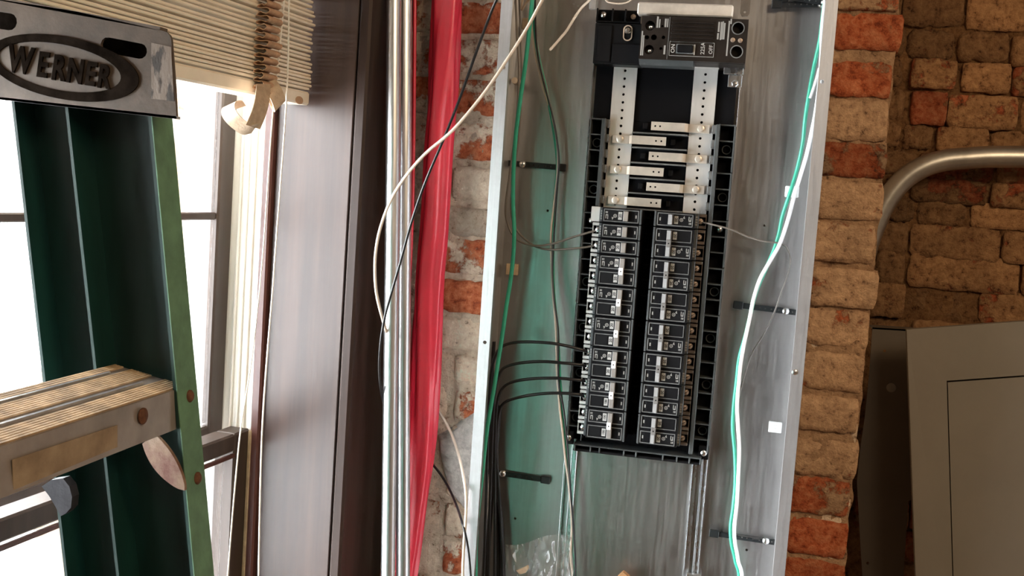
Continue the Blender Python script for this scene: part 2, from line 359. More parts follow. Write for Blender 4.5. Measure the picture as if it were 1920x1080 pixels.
# ---- window wall (wall_left) with its opening
U1 = on_v(667, 540, .02)[0]            # inner edge of the casing
UL = -1.34                             # far jamb of the window
SILL, HEAD = ZC-1.28, ZC+.66
mb = MB()
VX = -.285
mb.wbox(U1+.024, VX, FL, .6, 0, CE)
mb.wbox(-4.6, VX, FL, UL-.024, 0, CE)
mb.wbox(UL-.024, VX, FL, U1+.024, 0, SILL)
mb.wbox(UL-.024, VX, HEAD, U1+.024, 0, CE)
struct('wall_left', mb, M['plast'])
UR = U1+.006
VR = on_u(505, 540, UR)[0]
V2 = on_u(481, 540, U1-.006)[0]
V3_ = on_u(432, 500, U1)[0]
mb = MB(); mb.wbox(U1, 0, FL, -.002, .02, CE-.02, .004); struct('trim_1', mb, M['woodd'])        # casing by the brick pier
mb = MB(); mb.wbox(UR, VR, SILL, UR+.018, -.004, HEAD, .0015); struct('trim_2', mb, M['wood'])  # reveal board
mb = MB(); mb.wbox(UL-.13, 0, SILL-.1, UL, .02, CE-.02, .004); struct('trim_3', mb, M['wood'])
mb = MB(); mb.wbox(UL-.024, VR, SILL, UL-.006, -.004, HEAD, .0015); struct('trim_4', mb, M['wood'])
mb = MB(); mb.wbox(UL, 0, HEAD, U1, .02, HEAD+.14, .004); struct('trim_5', mb, M['wood'])
mb = MB(); mb.wbox(UL-.02, VR, HEAD, U1+.02, 0, HEAD+.016); struct('trim_6', mb, M['wood'])
win = bpy.data.objects.new('window_1', None); COL.objects.link(win); win['kind'] = 'structure'
win.location = W((U1+UL)/2, V2, SILL); ORG[win] = V3(win.location)
win['label'] = 'tall double-hung sash window with brown sashes, bright daylight outside'
mb = MB(); mb.wbox(UL-.02, V3_-.08, SILL-.03, U1+.02, .05, SILL, .006); mb.build('window_sill', M['sash'], win)
mb = MB(); mb.wbox(U1-.006, V2, SILL, U1+.02, VR, HEAD, .003); mb.build('stop_bead', M['stop'], win)
mb = MB(); mb.wbox(UL-.02, V2, SILL, UL+.006, VR, HEAD, .003); mb.build('stop_bead', M['stop'], win)
mb = MB()
mb.wbox(U1, V3_-.09, SILL, U1+.024, V2, HEAD)
mb.build('jamb', M['wpaint'], win)
for k, t in enumerate((.28, .52, .74)):       # raised beads of the sash channel
    vv = V2+(V3_-V2)*t
    mb = MB(); mb.wbox(U1-.0045, vv-.0022, SILL, U1, vv+.0022, HEAD, .001); mb.build('jamb_bead', M['wpaint'], win)
mb = MB(); mb.wbox(UL-.024, V3_-.09, SILL, UL, V2, HEAD); mb.build('jamb', M['wpaint'], win)
ZR = on_v(448, 812, V2)[1]; ZR2 = on_v(446.7, 845, V2)[1]
US = on_v(405, 500, V3_)[0]            # glass edge of the upper stile
def sash(name, v0, v1, z0, z1, ug, rail_t, rail_b, mt):
    mb = MB()
    mb.wbox(ug, v1, z0, U1-.001, v0, z1, .003)
    mb.wbox(UL+.001, v1, z0, UL+.05, v0, z1, .003)
    mb.wbox(UL+.05, v1, z1-rail_t, ug, v0, z1, .003)
    mb.wbox(UL+.05, v1, z0, ug, v0, z0+rail_b, .003)
    return mb.build(name, mt, win)
us = sash('upper_sash', V3_, V3_-.016, ZR-.03, HEAD, US, .05, .036, M['sash'])
ZM = on_v(375, 406, V3_)[1]
UM = (US+UL+.05)/2
mb = MB(); mb.wbox(UL+.05, V3_-.014, ZM-.006, US, V3_-.004, ZM+.006, .002); mb.build('muntin', M['sash'], us)
mb = MB(); mb.wbox(UM-.007, V3_-.014, ZR, UM+.007, V3_-.004, HEAD-.05, .002); mb.build('muntin', M['sash'], us)
mb = MB(); mb.wbox(UL+.05, V3_-.014, ZM+.42, US, V3_-.004, ZM+.432, .002); mb.build('muntin', M['sash'], us)
zz = [ZR+.006, ZM-.006, ZM+.42, HEAD-.05]
for a, b in ((UL+.05, UM-.007), (UM+.007, US)):
    for z0, z1 in zip(zz[:-1], zz[1:]):
        mb = MB(); mb.wbox(a, V3_-.011, z0+.004, b, V3_-.008, z1); mb.build('glass_pane', M['glass'], us)
UG = on_v(437, 950, V2)[0]
ls = sash('lower_sash', V2-.002, V2-.040, SILL, ZR, UG, ZR-ZR2, .09, M['sash'])
mb = MB(); mb.wbox(UL+.05, V2-.006, ZR2-.010, UG, V2-.0005, ZR2-.003, .001); mb.build('rail_bead', M['stop'], ls)
mb = MB(); mb.wbox(UL+.05, V2-.024, SILL+.09, UM-.007, V2-.021, ZR2); mb.build('glass_pane', M['glass'], ls)
mb = MB(); mb.wbox(UM+.007, V2-.024, SILL+.09, UG, V2-.021, ZR2); mb.build('glass_pane', M['glass'], ls)
mb = MB(); mb.wbox(UM-.007, V2-.034, SILL+.09, UM+.007, V2-.010, ZR2, .002); mb.build('muntin', M['sash'], ls)
tu = on_v(469, 900, V2+.003)[0]
mb = MB(); mb.wbox(tu-.006, V2-.002, SILL, tu+.004, V2+.004, ZR-.002, .001); mb.build('bare_wood_bead', M['tanpad'], win)
mb = MB()
for a in (US-.020, UL+.02):
    mb.wbox(a, V3_-.080, SILL, a+.004, V3_-.074, HEAD, .001)
mb.wbox(UL, V3_-.08, ZR-.09, U1, V3_-.066, ZR-.06, .002)
mb.build('storm_frame', M['storm'], win)
# daylight portal just outside the opening
pl = bpy.data.lights.new('window_portal', 'AREA'); pl.shape = 'RECTANGLE'; pl.size = abs(UL-U1); pl.size_y = HEAD-SILL
pl.cycles.is_portal = True
po = bpy.data.objects.new('window_portal', pl); COL.objects.link(po); po.location = W((U1+UL)/2, -.34, (SILL+HEAD)/2)
po.rotation_euler = WN.to_track_quat('-Z', 'Y').to_euler()

# ---- brick pier that carries the cabinet (wall_back) and the alcove behind it
XE = .2186
XL_BOX, XR_BOX = -.39686, .11114
X0p = P0.x-.1
mb = MB()
zt, zb = ZC+.85, ZC-1.15
def mort(i, j):
    x = X0p+(XE-.006-X0p)*i; z = zb+(zt-zb)*j; p = V3((x*14, z*14, 3.1)); q = V3((x*60, z*60, 9.2))
    return V3((x+.004*noise.noise(V3((z*25, 1.7, 0)))*(1 if i > .98 else 0), YB-.001+.006*noise.noise(p)+.004*noise.noise(q), z))
mb.grid(mort, 150, 330)
mb.box(X0p-.6, YB+.024, FL, XE-.008, 2.40, CE)
mb.box(X0p-.6, YB+.004, zt, XE-.004, 2.40, CE); mb.box(X0p-.6, YB+.004, FL, XE-.004, 2.40, zb)
wall_back = struct('wall_back', mb, M['mortl'], 60); wall_back.color = (.06, 1.04, .06, 1)
YA = 2.38
mb = MB()
def morta(i, j):
    x = .10+1.3*i; z = ZC-1.2+1.9*j; p = V3((x*13, z*13, 7.7)); q = V3((x*55, z*55, 1.2))
    return V3((x, YA-.002+.010*noise.noise(p)+.006*noise.noise(q), z))
mb.grid(morta, 150, 210)
mb.box(-.2, YA+.03, FL, 2.75, YA+.3, CE)
wall_alcove = struct('wall_alcove', mb, M['mortd'], 60); wall_alcove.color = (.0, .42, 1, 1)
mb = MB()                                   # tan mortar skin on the pier's outer strip
def mortr(i, j):
    x = XR_BOX+.002+(XE-.006-XR_BOX)*i; z = zb+(zt-zb)*j; p = V3((x*16, z*16, 5.1)); q = V3((x*65, z*65, 2.2))
    return V3((x+(.005*noise.noise(V3((z*30, 4, 1))) if i > .97 else 0), YB-.0045+.005*noise.noise(p)+.004*noise.noise(q), z))
mb.grid(mortr, 26, 330); mf = mb.build('mortar_face', M['mortr'], wall_back, 60); mf.color = (.05, .80, .75, 1)

def unit_brick(seed, rough):
    nx, ny, nz = 12, 3, 6; bm = MB(); idx = {}
    def P(i, j, k):
        x, y, z = i/nx*2-1, j/ny*2-1, k/nz*2-1
        e = max(abs(x), .0); s = 1-.055*rough*(abs(z)**6)*1; t = 1-.06*rough*(abs(x)**8)
        front = 1 if j == 0 else 0
        p = V3((x*s, y, z*t))
        if front:                       # front arris is worn round
            p.x *= 1-.020*rough*(abs(x) > .99); p.z *= 1-.035*rough*(abs(z) > .99)
            if abs(x) > .99 or abs(z) > .99: p.y += .10*rough
        n1 = noise.noise_vector(V3((x*2.6, y*.8+seed*5.3, z*1.2+seed))); n2 = noise.noise_vector(V3((x*7, seed*3.1, z*3)))
        p += V3(((n1.x*.04+n2.x*.02)*rough, (n1.y*.16+n2.y*.12)*rough*(1 if j < ny else 0), (n1.z*.12+n2.z*.07)*rough))
        return p*.5
    def vid(i, j, k):
        if (i, j, k) not in idx: idx[i, j, k] = len(bm.v); bm.v.append(P(i, j, k))
        return idx[i, j, k]
    def face(a, b, c, d): bm.f.append((vid(*a), vid(*b), vid(*c), vid(*d)))
    for i in range(nx):
        for k in range(nz): face((i,0,k),(i+1,0,k),(i+1,0,k+1),(i,0,k+1))
        for j in range(ny):
            face((i,j,0),(i+1,j,0),(i+1,j+1,0),(i,j+1,0)); face((i,j,nz),(i+1,j,nz),(i+1,j+1,nz),(i,j+1,nz))
    for j in range(ny):
        for k in range(nz): face((0,j,k),(0,j+1,k),(0,j+1,k+1),(0,j,k+1)); face((nx,j,k),(nx,j+1,k),(nx,j+1,k+1),(nx,j,k+1))
    me = bpy.data.meshes.new('brick'); me.from_pydata(bm.v, [], bm.f)
    b = bmesh.new(); b.from_mesh(me); bmesh.ops.recalc_face_normals(b, faces=b.faces[:]); b.to_mesh(me); b.free()
    me.polygons.foreach_set('use_smooth', [True]*len(me.polygons)); me.materials.append(M['brick']); return me
UB = [unit_brick(s+1, 1.0) for s in range(6)]; UBR = [unit_brick(s+21, 1.9) for s in range(5)]
def brick(x0, x1, z0, z1, yf, parent, R, G, B, rough=False, depth=.055):
    o = bpy.data.objects.new('brick', random.choice(UBR if rough else UB)); COL.objects.link(o); o.parent = parent
    o.location = V3(((x0+x1)/2, yf+depth/2, (z0+z1)/2)) - ORG[parent]; o.scale = (abs(x1-x0), depth, abs(z1-z0))
    if random.random() < .5: o.rotation_euler.y = math.pi
    o.rotation_euler.y += random.uniform(-.012, .012); o.rotation_euler.z = random.uniform(-.012, .012)
    o.color = (R, G, B, 1); return o
# right strip of the pier: (top px, bottom px, bare brick, lightness)
for t, b, R, G in [(-150,-90,.3,1),(-76,-12,.7,1),(-2,20,.5,1),(28,93,.98,1.05),(120,182,.80,1),(190,264,.06,1.0),(272,333,.55,.62),(344,413,.22,1.05),(424,494,.28,1.05),
                   (508,577,.16,1.1),(586,652,.20,1.05),(668,736,.22,1),(750,814,.20,1.05),(832,900,.22,1),(906,972,.58,.95),(985,1050,.95,.95),(1062,1128,.98,.9),(1140,1205,.5,1),(1216,1280,.3,1)]:
    z1 = at(1625, t, YB).z; z0 = at(1625, b, YB).z
    brick(XR_BOX+.004, XE+random.uniform(-.007, .005), z0-.002, z1+.002, YB-.011+random.uniform(-.003, .003), wall_back, R, G, .72)
# left strip, two bricks a course, the joint behind the red sleeve
for t, b, RL, RR, G in [(-140,-85,.2,.4,1),(-68,-4,.5,.2,1),(6,62,.35,.9,.95),(74,138,.45,.50,.9),(150,214,.6,.62,.9),(232,300,.3,.45,.95),(314,374,.2,.16,1),(390,442,.25,-.3,.75),
                        (450,513,.3,.55,1),(527,586,.3,1.0,1.05),(598,657,.2,-.1,1),(668,722,.1,.05,1),(732,790,.2,.42,1.05),(800,862,.2,.25,1),(872,932,.3,.2,1),(945,1008,.45,.45,1.05),(1018,1078,.4,.55,1.05),(1090,1150,.3,.3,1),(1160,1220,.3,.3,1)]:
    z1 = at(880, t, YB).z; z0 = at(880, b, YB).z
    xm = at(random.uniform(815, 850), (t+b)/2, YB).x; xm2 = at(random.uniform(738, 760), (t+b)/2, YB).x
    g = random.uniform(.004, .008)
    brick(xm+g, XL_BOX-.004, z0-.001, z1+.001, YB-.008+random.uniform(-.003, .004), wall_back, RR, G*1.12, .0)
    brick(P0.x+.004, xm-g, z0-.002, z1+.002, YB-.006+random.uniform(-.003, .004), wall_back, RL, G*1.0, .2)
# alcove wall behind
for t, b, row in [(-75,-48,[(1660,1790,.2,.9,1),(1798,1905,.2,1,0)]),(-42,50,[(1640,1690,.1,.5,1),(1694,1805,.0,.55,0),(1816,1930,.03,1.1,0),(1938,2060,.2,1,0)]),(60,113,[(1640,1694,.2,.5,1),(1702,1788,.15,.45,1),(1794,1890,.1,.55,1),(1897,1990,.05,.9,0)]),
                  (116,168,[(1640,1692,.2,.5,1),(1708,1790,.42,1.0,0),(1804,1893,.1,1.05,0),(1899,2010,.6,.8,0)]),(177,236,[(1640,1694,.2,.6,1),(1708,1772,.85,.8,0),(1777,1906,.32,.95,0),(1914,2040,.2,.9,0)]),
                  (240,284,[(1640,1685,.1,.6,1),(1692,1745,.05,.6,1),(1756,1850,.25,1,0),(1858,1960,.1,.8,1)]),(290,336,[(1640,1715,.1,.5,1),(1722,1860,.6,.38,0),(1870,1975,.4,.65,0)]),
                  (338,380,[(1640,1700,.1,.4,1),(1708,1850,.5,.42,0),(1858,1960,.35,.7,0)]),(377,422,[(1640,1712,.1,.35,1),(1720,1812,.1,.5,1),(1822,1930,.12,1,0),(1938,2050,.2,.9,0)]),
                  (426,484,[(1640,1700,.05,.5,1),(1708,1874,.22,.8,0),(1880,2000,.15,.8,0)]),(478,542,[(1640,1694,.05,.55,1),(1703,1910,.3,.95,0),(1918,2020,.5,.9,0)]),
                  (540,600,[(1628,1692,.15,.6,0),(1700,1822,.12,.42,1),(1838,1975,.4,.85,0)]),(606,662,[(1628,1700,.1,.6,1),(1708,1850,.1,.7,0),(1858,1960,.2,.8,0)]),
                  (880,935,[(1640,1760,.6,.6,0)]),(940,995,[(1600,1700,.5,.5,0),(1706,1780,.9,.6,0)]),(1002,1055,[(1640,1740,.6,.5,0)]),(1062,1115,[(1620,1720,.4,.5,0)])]:
    for xa, xb, R, G, rg in row:
        xm = (xa+xb)/2; sl = (xm-1780)*.075
        z1 = at(xm, t+sl, YA).z; z0 = at(xm, b+sl, YA).z; z1 += .0025; z0 -= .0025; a = at(xa-2, (t+b)/2, YA).x; c = at(xb+2, (t+b)/2, YA).x
        brick(a, c, z0, z1, YA-.016+random.uniform(-.006, .006)+(.008 if rg else 0), wall_alcove, R, G*.85, .95, bool(rg))
# grey cement patch on the left strip
outl = [(818,815),(850,800),(880,775),(925,760),(925,985),(905,990),(880,975),(862,950),(845,930),(830,890),(822,850)]
mb = MB(); c = at(875, 880, YB-.013); poly = [at(x, y, YB-.010) for x, y in outl]
ring = []
for f in (1.0, .86, .6, .3):
    ring.append([c+(p-c)*f + V3((0, (-.004 if f < 1 else .010)+.003*noise.noise(p*60+V3((f*9, 0, 0))), 0)) for p in poly])
n = len(poly); vs = [p for r in ring for p in r]+[c]
fs = [(k*n+i, k*n+(i+1) % n, (k+1)*n+(i+1) % n, (k+1)*n+i) for k in range(3) for i in range(n)] + [(3*n+i, 3*n+(i+1) % n, 4*n) for i in range(n)]
mb.add(vs, fs); cp = mb.build('cement_patch', M['cement'], wall_back, 70); cp['label'] = 'grey cement smear over the bricks left of the cabinet'

# ================================================================== LARGE THINGS
# ---- steel conduits, red sleeve, bent pipe
def wire(name, pts, r, mt, label, cat='wire', group=None, n=8, step=6):
    P = [at(*p) for p in pts]
    if pts[-1][1] >= 1090: P.append(P[-1]+V3((0, 0, -.22)))      # runs on below the frame
    return MB().tube(spline(P, step), r, n).build(name, M[mt], None, 60, thing=(label, cat, group))
MB().tube([at(739, -120, 1.70), at(737, 300, 1.70), at(732, 700, 1.70), at(726, 1200, 1.70)], .0118, 24).build('steel_conduit', M['conduit'], None, 60,
    thing=('bright straight steel conduit beside the dark window casing', 'conduit'))
MB().tube([at(760, -120, 1.742), at(759, 300, 1.742), at(756, 700, 1.742), at(756, 1200, 1.742)], .0118, 24).build('steel_conduit', M['conduit'], None, 60,
    thing=('second steel conduit, half hidden between the bright conduit and the red sleeve', 'conduit'))
ctr = spline([at(x, y, 1.79) for x, y in [(842,-120),(839,0),(832,130),(823,270),(814,430),(804,540),(797,700),(788,850),(768,1000),(755,1090),(742,1200)]], 14)
mb = MB(); n = 40; vs = []; m = len(ctr)
for i, p in enumerate(ctr):
    t = i/(m-1); tw = 1.4*math.sin(t*5.0)+t*2.2
    for k in range(n):
        a = 2*math.pi*k/n; r = 1+.10*math.cos(3*(a+tw))+.07*math.cos(5*a-tw*2.3+1)+.05*math.cos(9*a+tw*3)
        r += .10*noise.noise(V3((math.cos(a+tw)*1.4, math.sin(a+tw)*1.4, t*9)))
        vs.append(p+V3((math.cos(a)*.0245*r, math.sin(a)*.0145*r, 0)))
fs = [(i*n+k, i*n+(k+1) % n, (i+1)*n+(k+1) % n, (i+1)*n+k) for i in range(m-1) for k in range(n)]
mb.add(vs, fs+[tuple(range(n)), tuple(range((m-1)*n, m*n))]).build('vinyl_sleeve', M['red'], None, 50, thing=('twisted glossy red vinyl sleeve hanging in front of the bricks', 'sleeve'))
MB().tube(spline([at(*p) for p in [(1540,1250,2.30),(1562,1000,2.30),(1598,640,2.30),(1612,530,2.30),(1624,470,2.30),(1638,428,2.30),(1660,380,2.30),(1690,341,2.30),(1725,316,2.30),(1765,302,2.30),(1810,297,2.30),(1870,294,2.30),(1990,296,2.30),(2150,304,2.30),(2700,335,2.30)]], 8), .0215, 24).build(
    'bent_conduit', M['oldpipe'], None, 60, thing=('dull grey conduit with a wide bend crossing the alcove bricks', 'conduit'))
# ---- loose enclosure covers leaning in the alcove
cov = thing('panel_cover', 'taupe grey metal cabinet cover with a flush door, leaning in the alcove', 'panel cover', at(1850, 1080, 2.05))
pa = at(1700, 618, 2.06); pb = at(2190, 583, 2.06); pc = at(2215, 1300, 2.02); pd = at(1726, 1330, 2.02)
pda = at(1775, 714, 2.056); pdb = at(2110, 690, 2.056); pdc = at(2130, 1210, 2.03); pdd = at(1790, 1225, 2.03)
rim = V3((0, .016, 0))
mb = MB(); mb.holed([pa, pb, pc, pd], [[pda, pdb, pdc, pdd]], (0, .002, 0)); mb.build('frame', M['encl'], cov)
def inset(q, k): c = sum(q, V3())/4; return [p+(c-p).normalized()*k for p in q]
mb = MB(); q = inset([pda, pdb, pdc, pdd], .0035); mb.prism(q, (0, .002, 0)); mb.build('door', M['encl'], cov)
for a, b in ((pa, pb), (pb, pc), (pc, pd), (pd, pa)):
    mb = MB(); mb.prism([a, b, b+rim, a+rim], ((pa+pc)/2-(a+b)/2).normalized()*.002); mb.build('rim', M['encl'], cov)
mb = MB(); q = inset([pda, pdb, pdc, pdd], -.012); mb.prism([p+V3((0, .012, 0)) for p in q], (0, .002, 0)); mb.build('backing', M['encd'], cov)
bk = thing('panel_trim', 'dark taupe sheet metal panel with a wavy left edge behind the lighter cover', 'metal panel', at(1660, 1080, 2.2))
poly = [at(x, y, 2.20) for x, y in [(1636,614),(1720,619),(1722,930),(1703,940),(1694,1082),(1692,1210),(1622,1210),(1617,1080),(1611,980),(1607,905),(1612,850),(1622,780),(1630,700)]]
def hole_at(x, y, Y, r): return circ(at(x, y, Y), (1,0,0), (0,0,1), r, 10)
mb = MB(); mb.holed(poly, [hole_at(1659, 658, 2.2, .003), hole_at(1627, 1056, 2.2, .003)], (0, .004, 0)); mb.build('sheet', M['encd'], bk)
mb = MB(); mb.lathe(at(1671, 727, 2.2), (0,-1,0), [(.009, 0), (.009, .001), (.006, .0025), (0, .003)], 16); mb.build('plug_button', M['encl'], bk, 40)
mb = MB(); mb.prism([poly[0], poly[1], poly[1]+V3((0, .05, 0)), poly[0]+V3((0, .05, 0))], (0, 0, -.003)); mb.build('top_return', M['encd'], bk)

# ---- green step ladder, folded and leaning to the window
lad = thing('step_ladder', 'green fibreglass step ladder with grey metal top, leaning by the window', 'ladder', at(260, 1080, .86))
YN, YW = .850, .884           # open edge of the channels, their web
def chan(name, la, lb, y0, y1, parent, tflange=.0028, front=True):
    # la / lb: (top px, bottom px) of the open edges of the back and front flange
    def sec(a, b, ya, yb):
        A = at(*a, YN); Bq = at(*b, YN); A.y = ya; Bq.y = ya; d = (Bq-A).normalized(); t = d*tflange; y = V3((0, yb-ya, 0)); w = V3((0, tflange, 0))
        if not front: return [A, A+t, A+t+y-w, Bq-t+y-w, Bq+y-w, Bq+y-w*.8, Bq+y, A+y]
        return [A, A+t, A+t+y-w, Bq-t+y-w, Bq-t, Bq, Bq+y, A+y]
    top = sec(la[0], lb[0], y0, y1); bot = sec(la[1], lb[1], y0, y1)
    # extend well below the frame
    bot = [t+(b-t)*2.25 for t, b in zip(top, bot)]
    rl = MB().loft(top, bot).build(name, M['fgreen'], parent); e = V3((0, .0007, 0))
    MB().loft([top[7], top[6], top[6]+e, top[7]+e], [bot[7], bot[6], bot[6]+e, bot[7]+e]).build('reflection_skin', M['fgreen3'], rl)  # added skin, there to colour the reflection in the back sheet
    return rl
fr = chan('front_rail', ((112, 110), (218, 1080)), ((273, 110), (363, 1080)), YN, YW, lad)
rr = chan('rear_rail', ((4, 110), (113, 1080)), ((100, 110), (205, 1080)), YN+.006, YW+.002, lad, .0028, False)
# scuffed outer face of the front flange, light on it painted into its green
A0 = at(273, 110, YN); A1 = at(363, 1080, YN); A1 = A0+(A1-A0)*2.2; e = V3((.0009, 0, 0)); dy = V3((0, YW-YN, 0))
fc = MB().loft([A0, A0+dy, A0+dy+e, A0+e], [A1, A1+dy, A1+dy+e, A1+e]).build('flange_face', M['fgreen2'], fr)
def flange_x(y): 
    p = at(273+(y-110)*(90/970), y, YN); return p
for x, y in ((352, 750), (367, 907)):
    q = flange_x(y); 
    mb = MB(); mb.lathe((q.x+.0005, (YN+YW)/2+.003, q.z), (1,0,.08), [(.0056, 0), (.0056, .0012), (.0038, .0028), (0, .0032)], 16); mb.build('rivet', M['rust'], fr, 50)
# top plate with slots
YP = .838
pd = at(331, 223, YP); pc = at(-80, 178, YP); ex = (pd-pc).normalized(); N_ = V3((0, -1, 0)); ez = V3((-ex.z, 0, ex.x))
def pl(x, y): return at(x, y, YP)
outer = [pl(-80, 178), pl(331, 223), pl(327, 150), pl(321, 74), pl(318, 66), pl(312, 60), pl(302, 57), pl(140, 21), pl(-70, -12), pl(-80, -5)]
def slot(cx, cy, hw, hh, sl):
    c = pl(cx, cy); a = (pl(cx+10, cy+10*sl)-c).normalized(); b = V3((-a.z, 0, a.x)); k = abs((pl(cx+10, cy)-c).x)/10; r = hh*k; w = (hw-hh)*k; out = []
    for s, st in ((1, -90), (-1, 90)):
        for i in range(7):
            t = math.radians(st+i*30); out.append(c+a*(s*w)+a*(math.cos(t)*r)+b*(math.sin(t)*r))
    return out
mb = MB(); mb.holed(outer, [slot(232, 90, 44, 13, .19), slot(-12, 36, 44, 14, .16)], (0, .003, 0)); tp = mb.build('top_plate', M['lplate'], lad)
mb = MB(); mb.loft([pl(-70, -12), pl(300, 57), pl(300, 57)+V3((0, .012, .0)), pl(-70, -12)+V3((0, .012, 0))], [p+V3((0, 0, .003)) for p in [pl(-70, -12), pl(300, 57), pl(300, 57)+V3((0, .012, .0)), pl(-70, -12)+V3((0, .012, 0))]]); mb.build('top_lip', M['lplate'], lad)
mb = MB(); mb.loft([pl(-80, 178), pl(331, 223), pl(331, 223)+V3((0, .006, 0)), pl(-80, 178)+V3((0, .006, 0))], [p+V3((0, 0, .0022)) for p in [pl(-80, 178), pl(331, 223), pl(331, 223)+V3((0, .006, 0)), pl(-80, 178)+V3((0, .006, 0))]]); mb.build('lower_hem', M['lbare'], tp)
mb = MB()   # slot backing: inside of the cap
mb.prism([p+V3((0, .022, 0)) for p in [pl(-80, 150), pl(300, 195), pl(292, 75), pl(-70, 5)]], (0, .002, 0)); mb.build('cap_inside', M['lettr'], lad)
co = pl(118, 127); cr = (pl(230, 148)-pl(6, 106)).normalized(); cu = V3((-cr.z, 0, cr.x)); kk = abs((pl(130, 127)-pl(118, 127)).length)/12
outr = circ(co+V3((0, -.0012, 0)), cr, cu, 143*kk, 48, 52*kk); innr = circ(co+cr*(-7*kk)+V3((0, -.0012, 0)), cr, cu, 117*kk, 48, 38*kk)
MB().holed(outr, [innr], (0, .0013, 0)).build('oval_ring', M['lettr'], tp)
def ltr(s, x, y, size, sxx): text('embossed_letter', s, pl(x, y)+V3((0, -.0008, 0)), (pl(x+20, y+3.0)-pl(x, y)), cu, size*kk, M['lettr'], tp, .0012, .03, sx=sxx)
for s, x, y, h, w in (('W', 40, 115, 62, .72), ('E', 82, 124, 58, .72), ('R', 112, 130, 58, .72), ('N', 143, 136, 56, .72), ('E', 172, 141, 54, .74), ('R', 197, 146, 54, .72)): ltr(s, x, y, h, w)
mb = MB(); mb.prism([pl(284, 80)+V3((0,-.0004,0)), pl(321, 88)+V3((0,-.0004,0)), pl(327, 190)+V3((0,-.0004,0)), pl(284, 185)+V3((0,-.0004,0))], (0, .0006, 0))
mb.build('worn_sticker', mat('peeled_dark_sticker', (.035, .028, .022), .7, 0, 0, 60, .2, 200, (1, 1, .35), col2=(.19, .155, .125), thr=(.46, .52)), tp)
# step
XF = at(333, 730, .856).x; ZF = at(333, 730, .856).z; ZBm = at(340, 803, .856).z
pb_ = at(210, 685, .868); XBk, ZBk = pb_.x, pb_.z
YS0, YS1 = .20, .872
st = MB(); t = .0022
prof = [(XF, ZF), (XF+.003, ZBm), (XF+.0005, ZBm), (XF-.0025, ZF-.0035), (XBk+.002, ZBk-.0035), (XBk+.002, ZBk-.020), (XBk, ZBk-.020), (XBk, ZBk)]
st.loft([V3((x, YS1, z)) for x, z in prof], [V3((x, YS0, z)) for x, z in prof]); step = st.build('step', M['lalu'], lad)
def tread(s): return V3((XF+(XBk-XF)*s, 0, ZF+(ZBk-ZF)*s))
bands = [(.03, .30, 6), (.47, .76, 7), (.86, .99, 3)]
upn = V3((-(ZBk-ZF), 0, (XBk-XF))).normalized(); upn = upn if upn.z > 0 else -upn
for a, b, k in bands:
    for i in range(k):
        s0 = a+(b-a)*i/k; s1 = s0+(b-a)/k*.72
        p, q = tread(s0), tread(s1); h = upn*.0013
        A = [p, q, q+h, p+h]
        MB().loft([v+V3((0, YS1-.002, 0)) for v in A], [v+V3((0, YS0, 0)) for v in A]).build('tread_rib', M['lrib'], step)
for a, b in ((.345, .375), (.79, .82)):
    p, q = tread(a), tread(b); h = upn*.0022; A = [p, q, q+h, p+h]
    MB().loft([v+V3((0, YS1-.03, 0)) for v in A], [v+V3((0, YS0, 0)) for v in A]).build('smooth_strip', M['lbare'], step)
def riser(x, y):     # point on the riser face
    d = ray(x, y); n = V3((1, 0, .0)); X = XF+.0022; return EYE+d*(X/d.x)
p = riser(267, 780); mb = MB(); mb.lathe(p, (1,0,.05), [(.0068, 0), (.0068, .0012), (.0045, .0026), (0, .003)], 18); mb.build('rivet', M['rust'], step, 50)
q = [riser(219, 797), riser(219, 838), riser(24, 919), riser(22, 862)]
e = V3((.0006, 0, 0)); mb = MB(); mb.loft(q, [p+e for p in q]); mb.build('worn_label', M['stick'], step)
# knee braces under the step
def blade(name, a, b, w, mt, y0, thick):
    A = at(*a, y0); Bq = at(*b, y0); d = (Bq-A); L = d.length; d.normalize(); s = V3((d.z, 0, -d.x)); pts = []
    for i in range(13):
        t = i/12; pts.append(A+d*(L*t)+s*(w*math.sin(math.pi*min(1, t*.80+.20))**.7))
    for i in range(12, -1, -1):
        t = i/12; pts.append(A+d*(L*t)-s*(w*.75*math.sin(math.pi*min(1, t*.80+.20))**.7))
    mb = MB(); mb.prism(pts, (0, thick, 0)); return mb.build(name, M[mt], lad)
blade('knee_brace', (280, 822), (346, 920), .0125, 'rustb', .846, .004)
q = [(78, 912), (96, 900), (118, 897), (130, 912), (135, 932), (133, 952), (124, 962), (114, 968), (104, 950), (92, 930)]
mb = MB(); mb.prism([at(x, y, .80) for x, y in q], (0, .01, 0)); mb.build('rear_brace', M['dgrey'], lad)

